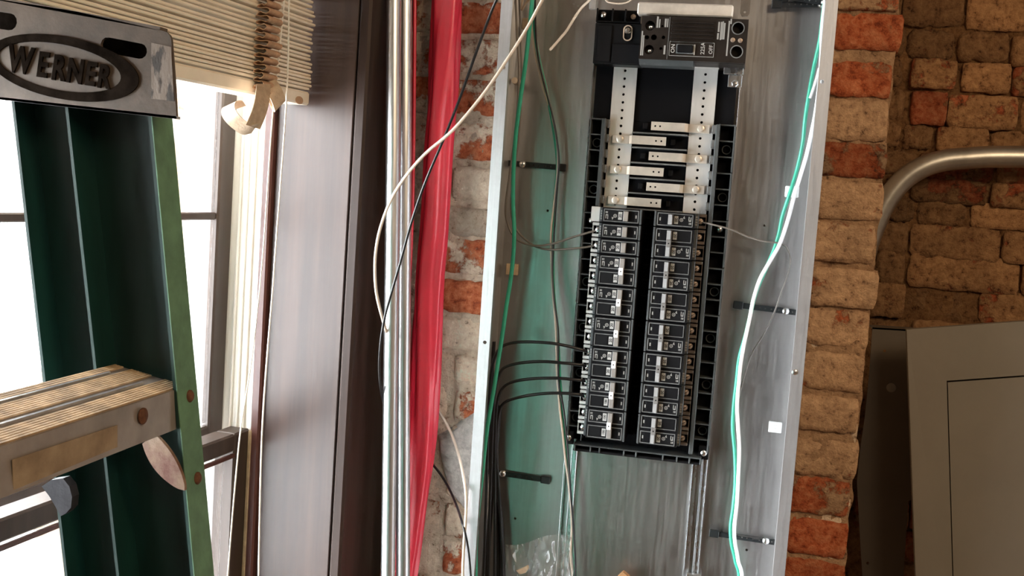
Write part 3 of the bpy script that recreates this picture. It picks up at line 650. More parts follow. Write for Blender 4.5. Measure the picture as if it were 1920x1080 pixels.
# ---- pulled-up venetian blind inside the reveal
VB = on_u(580, 200, U1-.012)[0]         # room-side edge of the slats
ZBL = on_v(470, 176, VB)[1]
bl = thing('venetian_blind', 'cream venetian blind gathered up at the top of the window', 'blind', W((U1+UL)/2, VB-.025, ZBL))
ub0, ub1 = UL+.03, U1-.012
mb = MB(); mb.wbox(ub0, VB-.05, ZBL, ub1, VB, ZBL+.021, .003); br = mb.build('bottom_rail', M['slat'], bl)
uc, zc = on_v(561, 188, VB)
mb = MB(); mb.lathe(W(uc, VB, zc), WN, [(.0125, -.0002), (.0125, .0004), (.011, .0008), (0, .0009)], 18)
for i in range(len(mb.v)):
    mb.v[i].z = zc+(mb.v[i].z-zc)*.5
mb.build('end_plug', M['tape'], br, 40)
z = ZBL+.0235
for k in range(38):
    a = random.uniform(-.0016, .0016)*(1+k*.10); du = random.uniform(-.002, .003)*(1+k*.05); dv = random.uniform(-.0015, .0015)*(1+k*.06)
    tk = .0040; c = W((ub0+ub1)/2, VB-.025+dv, z+tk/2)
    o = MB().obox(c+WD*du, (WD, (WN*1+V3((0, 0, a*8+random.uniform(-.02, .02)*min(1, k/8)))), (0, 0, 1)), ((ub1-ub0)/2, .025, tk/2), .0011).build('slat', M['slat'], bl)
    z += .0051 + random.uniform(0, .0010) + .00009*k
ZTOP = z
mb = MB(); mb.wbox(ub0-.01, VB-.055, HEAD-.045, ub1+.004, VB+.004, HEAD-.001, .003); mb.build('head_rail', M['slat'], bl)
# gathered ladder tape
ut = on_v(500, 100, VB+.01)[0]
path = []; zz_ = ZTOP
nf = 26; zt0 = ZBL-.002
for k in range(nf):
    zc = zt0+(ZTOP-zt0)*(nf-k-.5)/nf; d = .017+random.uniform(-.004, .004); hh = (ZTOP-zt0)/nf*.46
    path += [(VB+.002, zc+hh*.95), (VB+.010, zc+hh*.7), (VB+d, zc+hh*.8), (VB+d+.0035, zc), (VB+d-.002, zc-hh*.75), (VB+.009, zc-hh*.35), (VB+.003, zc-hh*.75)]
def ribbon(pts, wdir, hw, thick=.0011, taper=None, jit=0):
    mb = MB(); pts = spline(pts, 3); m = len(pts); vs = []
    for i, p in enumerate(pts):
        t = (pts[min(i+1, m-1)]-pts[max(i-1, 0)]).normalized(); w = (wdir(i/(m-1)) if callable(wdir) else V3(wdir)).normalized(); n = t.cross(w).normalized()
        o = V3((0, 0, 0)) if not jit else WD*(jit*noise.noise(V3((i*.13, 2.2, 0))))
        for s, q in ((-1, -1), (1, -1), (1, 1), (-1, 1)): vs.append(p+o+w*(s*hw)+n*(q*thick/2))
    fs = [(i*4+k, i*4+(k+1) % 4, (i+1)*4+(k+1) % 4, (i+1)*4+k) for i in range(m-1) for k in range(4)]
    return mb.add(vs, fs+[(0,1,2,3), ((m-1)*4, (m-1)*4+1, (m-1)*4+2, (m-1)*4+3)])
ribbon([W(ut, v, z) for v, z in path], WD, .020, jit=.005).build('gathered_tape', M['tape'], bl, 60)
def vw(x, y, v): u, z = on_v(x, y, v); return W(u, v, z)
tl = [vw(494, 158, VB+.020), vw(493, 175, VB+.028), vw(490, 195, VB+.032), vw(483, 218, VB+.030), vw(474, 238, VB+.026)]
ribbon(tl, lambda t: vw(520, 200, VB+.03)-vw(487, 200-14*t, VB+.03)+WN*.006, .0165).build('tape_tail', M['tape2'], bl, 60)
tl = [vw(478, 240, VB+.025), vw(464, 243, VB+.018), vw(450, 235, VB+.012), vw(436, 222, VB+.006), vw(428, 208, VB-.002), vw(430, 197, VB-.010), vw(440, 195, VB-.012), vw(446, 203, VB-.006)]
ribbon(tl, lambda t: WN*.55+(vw(470, 215, VB)-vw(478, 240, VB)).normalized()*(.55-.3*t)+WD*.25*t, .0125).build('tape_roll', M['tape2'], bl, 60)
tl = [W(ut+.006, VB+.012, ZBL+.020), W(ut+.012, VB+.022, ZBL+.004), W(ut+.022, VB+.024, ZBL-.012), W(ut+.030, VB+.014, ZBL-.008), W(ut+.030, VB+.006, ZBL+.008)]
ribbon(tl, lambda t: (WD*.55+WN*.4+V3((0, 0, .75))), .012).build('tape_knot', M['tape2'], bl, 60)
MB().tube(spline([vw(x, y, VB+.012) for x, y in [(536,-80),(533,0),(521,120),(511,220),(503,330),(495,450),(485,560),(471,680),(452,800),(440,920),(427,1080),(418,1200)]], 6), .0012, 6).build('pull_cord', M['cord'], None, 60, thing=('white blind cord slanting down to the lower sash', 'cord'))
MB().tube(spline([vw(x, y, VB+.014) for x, y in [(545,-80),(542,0),(540,120),(535,220),(527,330),(518,450),(510,560),(500,680),(492,800),(488,920),(485,1080),(483,1200)]], 6), .0014, 6).build('pull_cord', M['cord'], None, 60, thing=('white blind cord hanging straight against the wooden reveal', 'cord'))

# ================================================================== THE CABINET
YC = YB-.012                       # outer back of the cabinet
YBP = YC-.0016                     # inner face of its back sheet
ZT, ZB_ = ZC+.56, ZC-1.02
cab = thing('electrical_cabinet', 'open galvanised steel electrical cabinet fixed to the brick pier', 'cabinet', ((XL_BOX+XR_BOX)/2, YC, ZB_))
T = .0016
holes = [circ(at(x, y, YBP), (1,0,0), (0,0,1), r, 10) for x, y, r in ((1027,395,.0022),(966,972,.0022),(1433,423,.0018),(1400,1031,.0022),(1032,400,.0001))][:4]
MB().holed([V3((XL_BOX, YBP, ZB_)), V3((XR_BOX, YBP, ZB_)), V3((XR_BOX, YBP, ZT)), V3((XL_BOX, YBP, ZT))], holes, (0, T, 0)).build('back_sheet', M['gback'], cab)
for s, x in ((1, XL_BOX), (-1, XR_BOX)):
    MB().box(x, YF+T, ZB_, x+s*T, YBP, ZT).build('side_wall', M['galv'], cab)
    hs = [circ(at(px_, py_, YF), (1,0,0), (0,0,1), r, 12) for px_, py_, r in ((((945,127,.0024),(909,642,.0030)) if s > 0 else ((1541,153,.0030),)))]
    xi = x+s*.0182
    fl = MB().holed([V3((x, YF, ZB_)), V3((xi, YF, ZB_)), V3((xi, YF, ZT)), V3((x, YF, ZT))], hs, (0, T, 0)).build('front_flange', M['galv'], cab)
    MB().box(xi-s*.0012, YF+T, ZB_, xi, YF+.011, ZT).build('flange_return', M['galv'], fl)
    if s < 0: MB().lathe(at(1490, 698, YF), (0,-1,0), [(.0042, 0), (.0042, .0006), (.0025, .0014), (0, .0016)], 14).build('rivet', M['zinc'], fl, 50)
MB().box(XL_BOX, YF, ZT-T, XR_BOX, YC, ZT).build('top_wall', M['galv'], cab)
MB().box(XL_BOX, YF, ZB_, XR_BOX, YC, ZB_+T).build('bottom_wall', M['galv'], cab)

# ---- two perforated mounting rails on the back sheet
for nm, Ua, Ub, lab in (('mounting_rail', uv(1054, 900, 1.824)[0], uv(1078, 900, 1.824)[0], 'perforated zinc mounting rail under the left edge of the black breaker frame'), ('mounting_rail', uv(1295, 900, 1.824)[0], uv(1324, 900, 1.824)[0], 'perforated zinc mounting rail under the right edge of the black breaker frame')):
    rl = thing(nm, lab, 'mounting rail', pt((Ua+Ub)/2, -30, 1.81), 'mounting rails')
    Va, Vb = 13.8, -30.0; Uh = Ua+.24 if Ua < 0 else Ua+.46
    hs = [circ(pt(Uh, v, 1.8262), (1,0,0), (0,0,1), .0013, 8) for v in [7.4+.4875*k for k in range(13)]+[-14.9-.4875*k for k in range(29)]]
    MB().holed([pt(Ua+.06, Vb, 1.8262), pt(Ub-.06, Vb, 1.8262), pt(Ub-.06, Va, 1.8262), pt(Ua+.06, Va, 1.8262)], hs, (0, .0012, 0)).build('perforated_web', M['rail'], rl)
    for U in (Ua, Ub): MB().ibox(U, Va, U+(.065 if U == Ua else -.065), Vb, 1.8230, YBP-.0002, .0005).build('rail_leg', M['rail'], rl)
    MB().ibox(Ua+.42 if Ua < 0 else Ua+.62, Va, Ua+.54 if Ua < 0 else Ua+.72, Vb, 1.8235, 1.8262, .0006).build('raised_rib', M['rail'], rl)
    if Ua > 0:
        c = uv(1299, 1088, 1.818); MB().ibox(c[0]-.45, c[1]+.45, c[0]+.5, c[1]-.5, 1.812, 1.8225, .001).build('end_clip', M['rail'], rl)

# ---- black plastic frame of the panel interior
fr_ = thing('breaker_frame', 'black plastic breaker frame with rows of square pockets and silver bus bars', 'breaker frame', pt(3.3, -14.4, 1.83))
MB().ibox(-1.12, 7.15, 8.20, -14.1, 1.818, 1.8225).build('base_plate', M['blackm'], fr_)
MB().ibox(-1.02, 10.62, 8.0, 7.15, 1.816, 1.8205).build('upper_plate', M['blackm'], fr_)
for side, Uo, Ui in ((0, -1.08, -.12), (1, 8.18, 7.22)):
    s = 1 if side == 0 else -1
    for k in range(7):                       # frame is moulded in three-inch lengths
        va = 7.15-3.03*k+(0 if not side else .04); vb = va-2.98
        if k == 6: vb = va-2.9
        MB().ibox(Uo, va, Uo+s*.10, vb, 1.796, 1.818, .0006).build('pocket_wall', M['grayp'], fr_)
        MB().ibox(Ui, va, Ui+s*.07, vb, 1.789, 1.818, .0006).build('pocket_wall', M['grayp'], fr_)
        for j in range(3):
            v = va-1.0*j
            MB().ibox(Uo, v, Ui, v-.09, 1.797, 1.818, .0006).build('pocket_bar', M['grayp'], fr_)
        c = pt((Uo+Ui)/2, va-1.55, 1.818)
        if k in (2,) :
            MB().lathe(pt((Uo+Ui)/2, va-.55, 1.812), (0,-1,0), [(.0058, 0), (.0058, .003), (.004, .0045), (0, .005)], 16).build('frame_screw', M['zinc'], fr_, 50)
        else:
            MB().holed(circ(c, (1,0,0), (0,0,1), .0075, 16), [circ(c, (1,0,0), (0,0,1), .0062, 16)], (0, -.008, 0)).build('pocket_boss', M['grayp'], fr_)
# inner side walls of the well
MB().ibox(-.30, 7.15, -.02, 1.5, 1.792, 1.818, .001).build('well_wall', M['grayp'], fr_)
MB().ibox(6.95, 7.15, 7.22, -14.0, 1.788, 1.818, .001).build('well_wall', M['grayp'], fr_)
# bus bars
for nm, Ua, Ub in (('bus_bar', .14, 1.66), ('bus_bar', 5.27, 6.76)):
    Uc = (Ua+Ub)/2
    hs = [circ(pt(Uc-.02, 10.3-.505*k, 1.8095), (1,0,0), (0,0,1), .0023, 12) for k in range(18)]
    MB().holed([pt(Ua, 1.2, 1.8095), pt(Ub, 1.2, 1.8095), pt(Ub, 10.66, 1.8095), pt(Ua, 10.66, 1.8095)], hs, (0, .004, 0)).build(nm, M['alu'], fr_)
    MB().ibox(Ua, 10.66, Ub, 1.2, 1.8145, 1.816).build('bar_backing', M['blackm'], fr_)
SV = [6.84, 5.90, 4.93, 3.94, 2.98, 1.96]
for k, v in enumerate(SV):
    right = k % 2 == 0
    if right:
        o = [pt(2.88, v-.27, 1.792), pt(5.0, v-.27, 1.792), pt(5.0, v+.27, 1.792), pt(2.88, v+.27, 1.792)]; hu = (3.14, 3.45); b0, b1, bo, e = 5.2, 6.55, 6.0, 5.0
    else:
        o = [pt(1.72, v-.27, 1.792), pt(3.90, v-.27, 1.792), pt(3.90, v+.27, 1.792), pt(1.72, v+.27, 1.792)]; hu = (3.26, 3.60); b0, b1, bo, e = .42, 1.50, .92, 1.72
    sb = MB().holed(o, [circ(pt(u, v, 1.792), (1,0,0), (0,0,1), .0016, 10) for u in hu], (0, .0028, 0)).build('stab_bar', M['warm'], fr_)
    MB().ibox(b0, v+.27, b1, v-.27, 1.802, 1.8085, .0006).build('stab_foot', M['warm'], sb)
    q = b0 if right else b1
    MB().loft([pt(e, v-.27, 1.792), pt(e, v+.27, 1.792), pt(e, v+.27, 1.7948), pt(e, v-.27, 1.7948)], [pt(q, v-.27, 1.802), pt(q, v+.27, 1.802), pt(q, v+.27, 1.806), pt(q, v-.27, 1.806)]).build('stab_bend', M['warm'], sb)
    MB().lathe(pt(bo, v, 1.802), (0,-1,0), [(.0058, 0), (.0058, .0012), (.0042, .0016), (.0042, .003), (0, .0034)], 18).build('stab_bolt', M['warm'], sb, 50)
    MB().ibox(1.70, v-.42, 5.25, v-.52, 1.795, 1.818, .0006).build('divider', M['edge'], fr_)
    MB().ibox(2.3, v+.2, 2.62, v-.2, 1.806, 1.818, .001).build('insulator_block', M['black'], fr_) if right else MB().ibox(4.15, v+.2, 4.45, v-.2, 1.806, 1.818, .001).build('insulator_block', M['black'], fr_)
    MB().ibox(-.10, v+.27, .20, v-.27, 1.796, 1.808, .0015).build('side_clip', M['edge'], fr_)
    MB().ibox(6.70, v+.27, 7.02, v-.27, 1.790, 1.808, .0015).build('side_clip', M['edge'], fr_)
# spine between the breaker columns
for k in range(15):
    MB().ibox(3.02, .95-k+.06, 3.46, .95-k-.06, 1.800, 1.818, .001).build('spine_rib', M['black'], fr_)
    MB().ibox(3.18, 1.3-k, 3.30, .65-k, 1.806, 1.818, .001).build('spine_rib', M['black'], fr_)
# foot of the frame
MB().ibox(-.55, -14.15, 7.75, -14.25, 1.786, 1.83, .001).build('foot_bar', M['grayp'], fr_)
MB().ibox(-.55, -14.50, 7.75, -14.66, 1.790, 1.83, .001).build('foot_bar', M['black'], fr_)
for U in (-.5, .55, 1.15, 2.75, 3.55, 5.3, 6.2, 7.0, 7.7):
    MB().ibox(U, -14.15, U+.09, -14.60, 1.787, 1.825, .0006).build('foot_rib', M['grayp'], fr_)
for U in (-1.0, 7.85):
    MB().ibox(U-.28, -13.45, U+.38, -14.35, 1.800, 1.812, .001).build('corner_foot', M['black'], fr_)
    MB().lathe(pt(U+.05, -13.9, 1.800), (0,-1,0), [(.0056, 0), (.0056, .0028), (.004, .0042), (0, .0046)], 16).build('frame_screw', M['zinc'], fr_, 50)

# ---- main breaker and the black lug block beside it
YM = 1.720
mbk = thing('main_breaker', 'large brown-black main breaker with ribbed top and toggle, marked 225A', 'circuit breaker', pt(5.2, 10.6, 1.80))
def mu(x, y): return uv(x, y, YM)
hx = [(1219,48,.30),(1217,93,.29),(1384,53,.33),(1381,97,.33)]
hs = [circ(pt(*mu(x, y), YM), (1,0,0), (0,0,1), r*IN, 20) for x, y, r in hx]+[circ(pt(*mu(x, y), YM), (1,0,0), (0,0,1), r*IN, 12) for x, y, r in ((1213,70,.13),(1226,70,.18),(1244,70,.11),(1242,49,.07),(1239,91,.09))]
MB().holed([pt(2.05, 10.66, YM), pt(8.42, 10.66, YM), pt(8.42, 13.24, YM), pt(2.05, 13.24, YM)], hs, (0, .012, 0)).build('face_plate', M['bake'], mbk)
MB().ibox(2.05, 13.24, 8.42, 10.66, YM+.014, 1.80, .001).build('body', M['bake'], mbk)
MB().prism([pt(2.05, 10.66, YM+.002), pt(2.05, 10.66, 1.775), pt(2.05, 10.38, 1.775), pt(2.05, 10.38, YM+.016)], (3.3*IN, 0, 0)).build('lower_skirt', M['grayp'], mbk)
for x, y, r in hx[:2]:
    MB().lathe(pt(*mu(x, y+2), YM+.013), (0,-1,.25), [(r*IN*.95, 0), (r*IN*.95, .002), (r*IN*.7, .006), (0, .008)], 18).build('lug_screw', M['zinc'], mbk, 50)
for x, y in ((1374, 75), (1388, 76)):
    MB().lathe(pt(*mu(x, y), YM), (0,-1,0), [(.0036, 0), (.0036, .0006), (.0025, .001), (0, .0011)], 14).build('face_screw', M['brass'], mbk, 50)
for x, y, r in hx[2:]:
    c = pt(*mu(x, y), YM); MB().holed(circ(c, (1,0,0), (0,0,1), (r+.06)*IN, 24), [circ(c, (1,0,0), (0,0,1), r*IN, 24)], (0, -.0008, 0)).build('hole_rim', M['edge'], mbk)
ra = mu(1260, 36); rb = mu(1338, 76)
for k in range(6):
    v = ra[1]-.10-k*.225; MB().ibox(ra[0], v, rb[0], v-.11, YM-.0030, YM, .0012).build('grip_rib', M['bake'], mbk)
MB().ibox(ra[0]-.14, 13.22, ra[0]-.10, 10.70, YM-.0006, YM).build('seam', M['edge'], mbk)
wa_ = mu(1256, 77); wb_ = mu(1338, 108)
for a in ((wa_[0], wa_[1], wb_[0], wa_[1]-.035), (wa_[0], wb_[1]+.035, wb_[0], wb_[1]), (wa_[0], wa_[1], wa_[0]+.03, wb_[1]), (wb_[0]-.03, wa_[1], wb_[0], wb_[1])):
    MB().ibox(*a, YM-.0010, YM, .0002).build('switch_frame', M['labd'], mbk)
ta = mu(1270, 84); tb = mu(1299, 100)
MB().ibox(ta[0]-.05, ta[1]+.05, tb[0]+.05, tb[1]-.05, YM-.0012, YM, .0004).build('toggle_surround', M['edge'], mbk)
MB().ibox(ta[0], ta[1], tb[0], tb[1], YM-.0052, YM, .0015).build('toggle', M['black'], mbk)
MB().ibox(tb[0]+.05, ta[1]+.05, tb[0]+.12, tb[1]-.1, YM-.0016, YM).build('toggle_mark', M['lab'], mbk)
def vtext(nm, s, x, y, size, mt='lab', dn=False, par=None):
    text(nm, s, pt(*mu(x, y), YM-.0004), (0,0,-1 if dn else 1), (1 if dn else -1,0,0), size, M[mt], par or mbk, .0002, .012)
vtext('lettering', 'ON', 1262, 91, .0085); vtext('lettering', '225A', 1318, 91, .0085); vtext('lettering', 'OFF', 1333, 93, .0078)
for x, y0, y1, w in ((1233,31,52,3),(1237,36,52,2),(1248,35,51,3),(1252,35,51,2),(1203,58,104,2.4),(1206,66,104,2),(1246,85,102,3),(1348,41,60,3),(1352,41,75,2.5),(1355,40,74,2),(1358,43,74,2.5),(1346,62,74,3),(1365,39,105,2.4),(1371,35,45,2.4)):
    a = mu(x-w/2, y0); b = mu(x+w/2, y1); um = (a[0]+b[0])/2; hw = abs(w)/2/28.5
    MB().ibox(um-hw, a[1], um+hw, b[1], YM-.0003, YM).build('small_print', M['labd'], mbk)
# steel bar across the top of the main breaker and its end tab
MB().ibox(1.70, 14.12, 7.45, 13.38, 1.728, 1.752, .002).build('steel_bar', M['warm'], None, thing=('pale steel bar lying across the top of the main breaker', 'steel bar'))
lg = thing('lug_block', 'black moulded lug block left of the main breaker with a slotted stud', 'lug block', pt(.5, 10.5, 1.80))
MB().ibox(-1.05, 13.05, 2.02, 10.50, 1.772, 1.812, .001).build('body', M['black'], lg)
MB().ibox(-.85, 12.9, .05, 10.62, 1.769, 1.772, .001).build('raised_panel', M['black'], lg)
MB().ibox(.15, 11.75, 1.95, 10.55, 1.766, 1.772, .001).build('raised_panel', M['black'], lg)
c = pt(*uv(1177, 62, 1.770), 1.772)
MB().holed([c+V3((math.cos(t)*.0075, 0, math.sin(t)*.0075+(.005 if math.sin(t) > 0 else -.005))) for t in [2*math.pi*i/20 for i in range(20)]],
           [[c+V3((math.cos(t)*.0058, 0, math.sin(t)*.0058+(.005 if math.sin(t) > 0 else -.005))) for t in [2*math.pi*i/20 for i in range(20)]]], (0, -.003, 0)).build('stud_slot', M['tan'], lg)
MB().lathe(c+V3((0, 0, .003)), (0,-1,0), [(.0050, 0), (.0050, .006), (.0036, .009), (0, .0095)], 18).build('stud', M['zinc'], lg, 50)
tb_ = thing('terminal_strip', 'small black three-cell terminal strip above the lug block', 'terminal strip', pt(.4, 13.1, 1.80))
MB().ibox(-1.08, 14.0, 1.75, 13.12, 1.792, 1.812, .001).build('body', M['blackm'], tb_)
for U in (-1.08, -.10, .72, 1.66): MB().ibox(U, 14.0, U+.10, 13.12, 1.778, 1.792, .0006).build('cell_wall', M['black'], tb_)
MB().ibox(-1.08, 13.22, 1.75, 13.12, 1.778, 1.792, .0006).build('cell_wall', M['black'], tb_)
MB().lathe(pt(-.68, 13.62, 1.792), (0,-1,0), [(.0055, 0), (.0055, .006), (.004, .008), (0, .0085)], 16).build('screw', M['zinc'], tb_, 50)
MB().lathe(pt(1.22, 13.6, 1.792), (0,-1,0), [(.0042, 0), (.0042, .002), (0, .003)], 14).build('screw', M['brass'], tb_, 50)
a = uv(1389, 8, 1.775); b = uv(1405, 31, 1.775); c = pt((a[0]+b[0])/2, (a[1]+b[1])/2-.1, 1.775)
tabp = [pt(a[0], a[1]+.35, 1.775), pt(b[0], a[1]+.35, 1.775), pt(b[0], b[1]+.2, 1.775), pt(b[0]-.12, b[1], 1.775), pt(a[0]+.12, b[1], 1.775), pt(a[0], b[1]+.2, 1.775)]
MB().holed(tabp, [circ(c, (1,0,0), (0,0,1), .0020, 12)], (0, .004, 0)).build('steel_tab', M['zinc'], None, thing=('small steel tab with one hole at the top right of the main breaker', 'steel tab'))
bkt = thing('angle_bracket', 'small galvanised bracket with a hex bolt under the right end of the main breaker', 'bracket', pt(7.5, 8.6, 1.80))
a = uv(1358, 119, 1.785); b = uv(1395, 140, 1.785); MB().ibox(a[0], a[1]+.1, b[0]-.05, b[1], 1.785, 1.792, .0008).build('upper_leaf', M['rail'], bkt)
a = uv(1366, 140, 1.788); b = uv(1390, 164, 1.788); MB().ibox(a[0], a[1], b[0], b[1], 1.788, 1.794, .0008).build('lower_leaf', M['rail'], bkt)
MB().lathe(pt(*uv(1378, 157, 1.788), 1.788), (0,-1,0), [(.0058, 0), (.0058, .0015), (.004, .003), (0, .0034)], 6).build('hex_bolt', M['zinc'], bkt)
a = uv(1301, 117, 1.79); b = uv(1348, 128, 1.79); MB().ibox(a[0], a[1], b[0], b[1], 1.790, 1.806, .0008).build('bar_clamp', M['alu'], bkt)

# ---- branch breakers: one double-pole and one single-pole, then copies
def lbx(mb, U0, V0, U1_, V1, D0, D1, ch=0.0): return mb.box(U0*IN, -D0*IN, V0*IN, U1_*IN, -D1*IN, V1*IN, ch)
def L(U, V, D): return V3((U*IN, -D*IN, V*IN))
FD = .86                           # face of the breaker in front of the terminal plane
def pole(root, c, marks, rating, screw='zinc'):
    for a in ((.42, c+.40, 2.66, c+.345), (.42, c-.345, 2.66, c-.40), (.42, c+.40, .475, c-.40), (2.60, c+.40, 2.66, c-.40)):
        lbx(MB(), *a, FD+.05, FD, .0002).build('face_rim', M['edge'], root, local=True)  # pale bars stand in for glints along the cover edges
    if marks:
        cc = L(1.15, c-.02, FD+.012)
        mk = MB().holed(circ(cc, (1,0,0), (0,0,1), .115*IN, 16), [circ(cc, (1,0,0), (0,0,1), .075*IN, 16)], (0, .0004, 0))
        mk.lathe(L(1.15, c-.02, FD), (0,-1,0), [(.04*IN, 0), (.04*IN, .0003), (0, .0003)], 10)
        mk.prism([L(.93, c-.10, FD+.012), L(1.07, c-.13, FD+.012), L(.98, c-.29, FD+.012)], (0, .0003, 0))
        lbx(mk, .53, c+.24, .60, c+.12, FD+.012, FD); lbx(mk, .63, c+.24, .67, c+.12, FD+.012, FD)
        lbx(mk, .54, c+.05, .70, c-.02, FD+.012, FD); lbx(mk, .54, c-.02, .59, c-.22, FD+.012, FD); lbx(mk, .66, c-.02, .71, c-.25, FD+.012, FD)
        mk.build('printed_marks', M['labd'], root, local=True)
        for k in range(4): lbx(MB(), .17, c+.28-k*.16, .34, c+.17-k*.16, .40, .34).build('printed_marks', M['labd'], root, local=True)
    else:
        lbx(MB(), .50, c+.33, 1.28, c-.33, FD+.02, FD, .0003).build('blank_plate', M['black'], root, local=True)
    r = lbx(MB(), 1.35, c+.25, 1.60, c-.25, FD+.024, FD, .0004).build('rating_label', M['lab'], root, local=True)
    text('rating_number', rating, L(1.475, c, FD+.030), (0,0,1), (-1,0,0), .0052 if len(rating) > 2 else .0062, M['blackm'], r, .0001, .02, local=True)
    lbx(MB(), 1.98, c+.30, 2.38, c-.30, FD+.008, FD, .0002).build('toggle_slot', M['blackm'], root, local=True)
    hp = [L(1.66, c+.31, FD), L(1.99, c+.31, FD), L(1.97, c+.31, FD+.26), L(1.72, c+.31, FD+.34)]
    MB().prism(hp, (0, 0, -.62*IN)).build('toggle', M['hgrey' if screw == 'zinc' else 'hdark'], root, local=True)
    lbx(MB(), 2.44, c+.10, 2.52, c-.10, FD+.012, FD).build('printed_marks', M['labd'], root, local=True)
    # wire clamp and screw
    cl = MB(); lbx(cl, -.36, c+.46, .10, c+.27, .04, -.45, .0006); lbx(cl, -.36, c-.27, .10, c-.46, .04, -.45, .0006); lbx(cl, -.36, c+.30, -.31, c-.30, -.08, -.45, .0004)
    cl.build('wire_clamp', M['alu'] if screw == 'zinc' else M['clampd'], root, local=True)
    sc = MB().lathe(L(.02, c, -.22), (0,-1,0), [(.20*IN, 0), (.20*IN, .004), (.16*IN, .0062), (.05*IN, .0072), (0, .0072)], 18).build('terminal_screw', M[screw], root, 40, local=True)
    MB().obox(L(.02, c, .065), ((.8,0,.6),(0,1,0),(-.6,0,.8)), (.17*IN, .0002, .018*IN)).build('screw_slot', M['blackm'], sc, local=True)
def breaker(nm, poles, rating, screw):
    root = bpy.data.objects.new(nm, None); COL.objects.link(root); root.empty_display_size = .03; ORG[root] = V3((0,0,0))
    h = .5*poles-.03
    lbx(MB(), .30, h, 2.86, -h, FD, -1.05, .0008).build('body', M['black'], root, local=True)
    lbx(MB(), .10, h, .32, -h, .34, -1.05, .0008).build('side_ledge', M['grayp'], root, local=True)
    lbx(MB(), -.40, h, .12, -h, -.46, -1.05, .0005).build('terminal_bed', M['blackm'], root, local=True)
    lbx(MB(), 2.72, h, 2.84, -h, FD+.05, FD, .0004).build('end_rim', M['grayp'], root, local=True)
    if poles == 2:
        pole(root, .5, True, rating, screw); pole(root, -.5, False, rating, screw)
        t = lbx(MB(), 1.67, .235, 1.96, -.235, FD+.37, FD+.06, .0006).build('toggle_tie', M['tie' if screw == 'zinc' else 'hdark'], root, local=True)
        MB().lathe(L(1.81, .0, FD+.37), (0,-1,0), [(.045*IN, 0), (.045*IN, .0002), (0, .0002)], 10).build('tie_pin', M['blackm'], t, local=True)
        lbx(MB(), .34, .045, 2.60, -.045, FD+.006, FD).build('pole_gap', M['blackm'], root, local=True)
    else: pole(root, 0, True, rating, screw)
    return root
def place(proto, V, right, label, group, rating_proto=None):
    o = proto if not proto.get('category') else dup(proto)
    o.location = pt(6.48 if right else 0, V, YS); o.rotation_euler = (0, math.pi if right else 0, 0)
    return tag(o, label, 'circuit breaker', group)
d20 = breaker('double_breaker', 2, '20', 'zinc'); d100 = breaker('double_breaker', 2, '100', 'zinc'); dR = breaker('double_breaker', 2, '20', 'brass')
sL = breaker('single_breaker', 1, '20', 'zinc'); sR = breaker('single_breaker', 1, '20', 'brass')
ords = ['first', 'second', 'third', 'fourth', 'fifth', 'sixth', 'seventh']
for k in range(6):
    big = k >= 4; what = ['below the two single breakers', 'with bare wire clamps', 'just above the four black wires', 'fed by the upper pair of black wires', 'fed by the lower pair of black wires', 'at the foot of the column'][k]
    place(d100 if big else d20, -2.5-2*k, False, f'{ords[k]} two-pole breaker from the top, left column, {what}', 'two-pole breakers, left column')
for k in range(7):
    what = ['right below the single breaker', '', '', '', '', '', 'at the foot of the column'][k]
    place(dR, -.5-2*k, True, f'{ords[k]} two-pole breaker from the top, right column{", "+what if what else " of the frame"}', 'two-pole breakers, right column')
place(sL, 0, False, 'single-pole breaker, left column, upper of the two with a grey wire', 'single breakers, left column')
place(sL, -1, False, 'single-pole breaker, left column, lower of the two with a grey wire', 'single breakers, left column')
t1 = place(sL, 1, False, 'topmost single-pole breaker of the left column with a wide silver lug', 'single breakers, left column')
lbx(MB(), -.50, .48, .08, -.48, .10, .02, .0008).build('wide_lug', M['alu'], t1, local=True)
t2 = place(sR, 1, True, 'single-pole breaker heading the right column', 'single breakers, right column')

# ================================================================== WIRES AND SMALL THINGS
wire('cream_wire', [(1035,-60,1.60),(1022,-12,1.60),(1005,22,1.60),(985,58,1.60),(950,113,1.60),(905,178,1.60),(850,243,1.60),(800,286,1.605),(765,325,1.61),(737,367,1.62),(718,412,1.63),(707,455,1.635),(703,500,1.64),(706,550,1.65),(718,600,1.665),(727,628,1.70),(740,652,1.76),(758,682,1.805),(790,728,1.822),(820,768,1.815),(843,806,1.80),(858,846,1.77),(867,882,1.735),(873,920,1.688),(874,955,1.684),(871,1005,1.684),(868,1060,1.684),(866,1120,1.684)], .0025, 'cream',
     'long cream wire looping from the ceiling round the conduits and down beside the cabinet')
wire('black_wire', [(950,-60,1.63),(938,-15,1.63),(922,20,1.63),(893,98,1.63),(860,190,1.63),(830,265,1.63),(797,343,1.63),(772,415,1.63),(751,490,1.635),(735,545,1.64),(722,592,1.645),(714,640,1.655),(711,690,1.67),(715,735,1.69),(724,768,1.725),(742,800,1.79),(775,838,1.822),(812,872,1.816),(836,905,1.80),(855,945,1.75),(868,985,1.685),(877,1025,1.682),(882,1075,1.682),(885,1130,1.682)], .0022, 'blk',
     'dark wire crossing the red sleeve diagonally and looping behind the conduits')
wire('green_wire', [(1003,-50,1.73),(998,0,1.73),(993,50,1.735),(985,120,1.74),(975,190,1.745),(967,255,1.75),(963,315,1.755),(962,380,1.76),(964,425,1.76),(963,470,1.76),(958,520,1.76),(950,570,1.755),(943,620,1.75),(935,672,1.745),(925,735,1.735),(914,800,1.725),(908,850,1.72),(903,900,1.718),(898,945,1.722),(894,985,1.735),(892,1030,1.74),(890,1110,1.74)], .0036, 'gw2',
     'thick green wire running down inside the left flange of the cabinet')
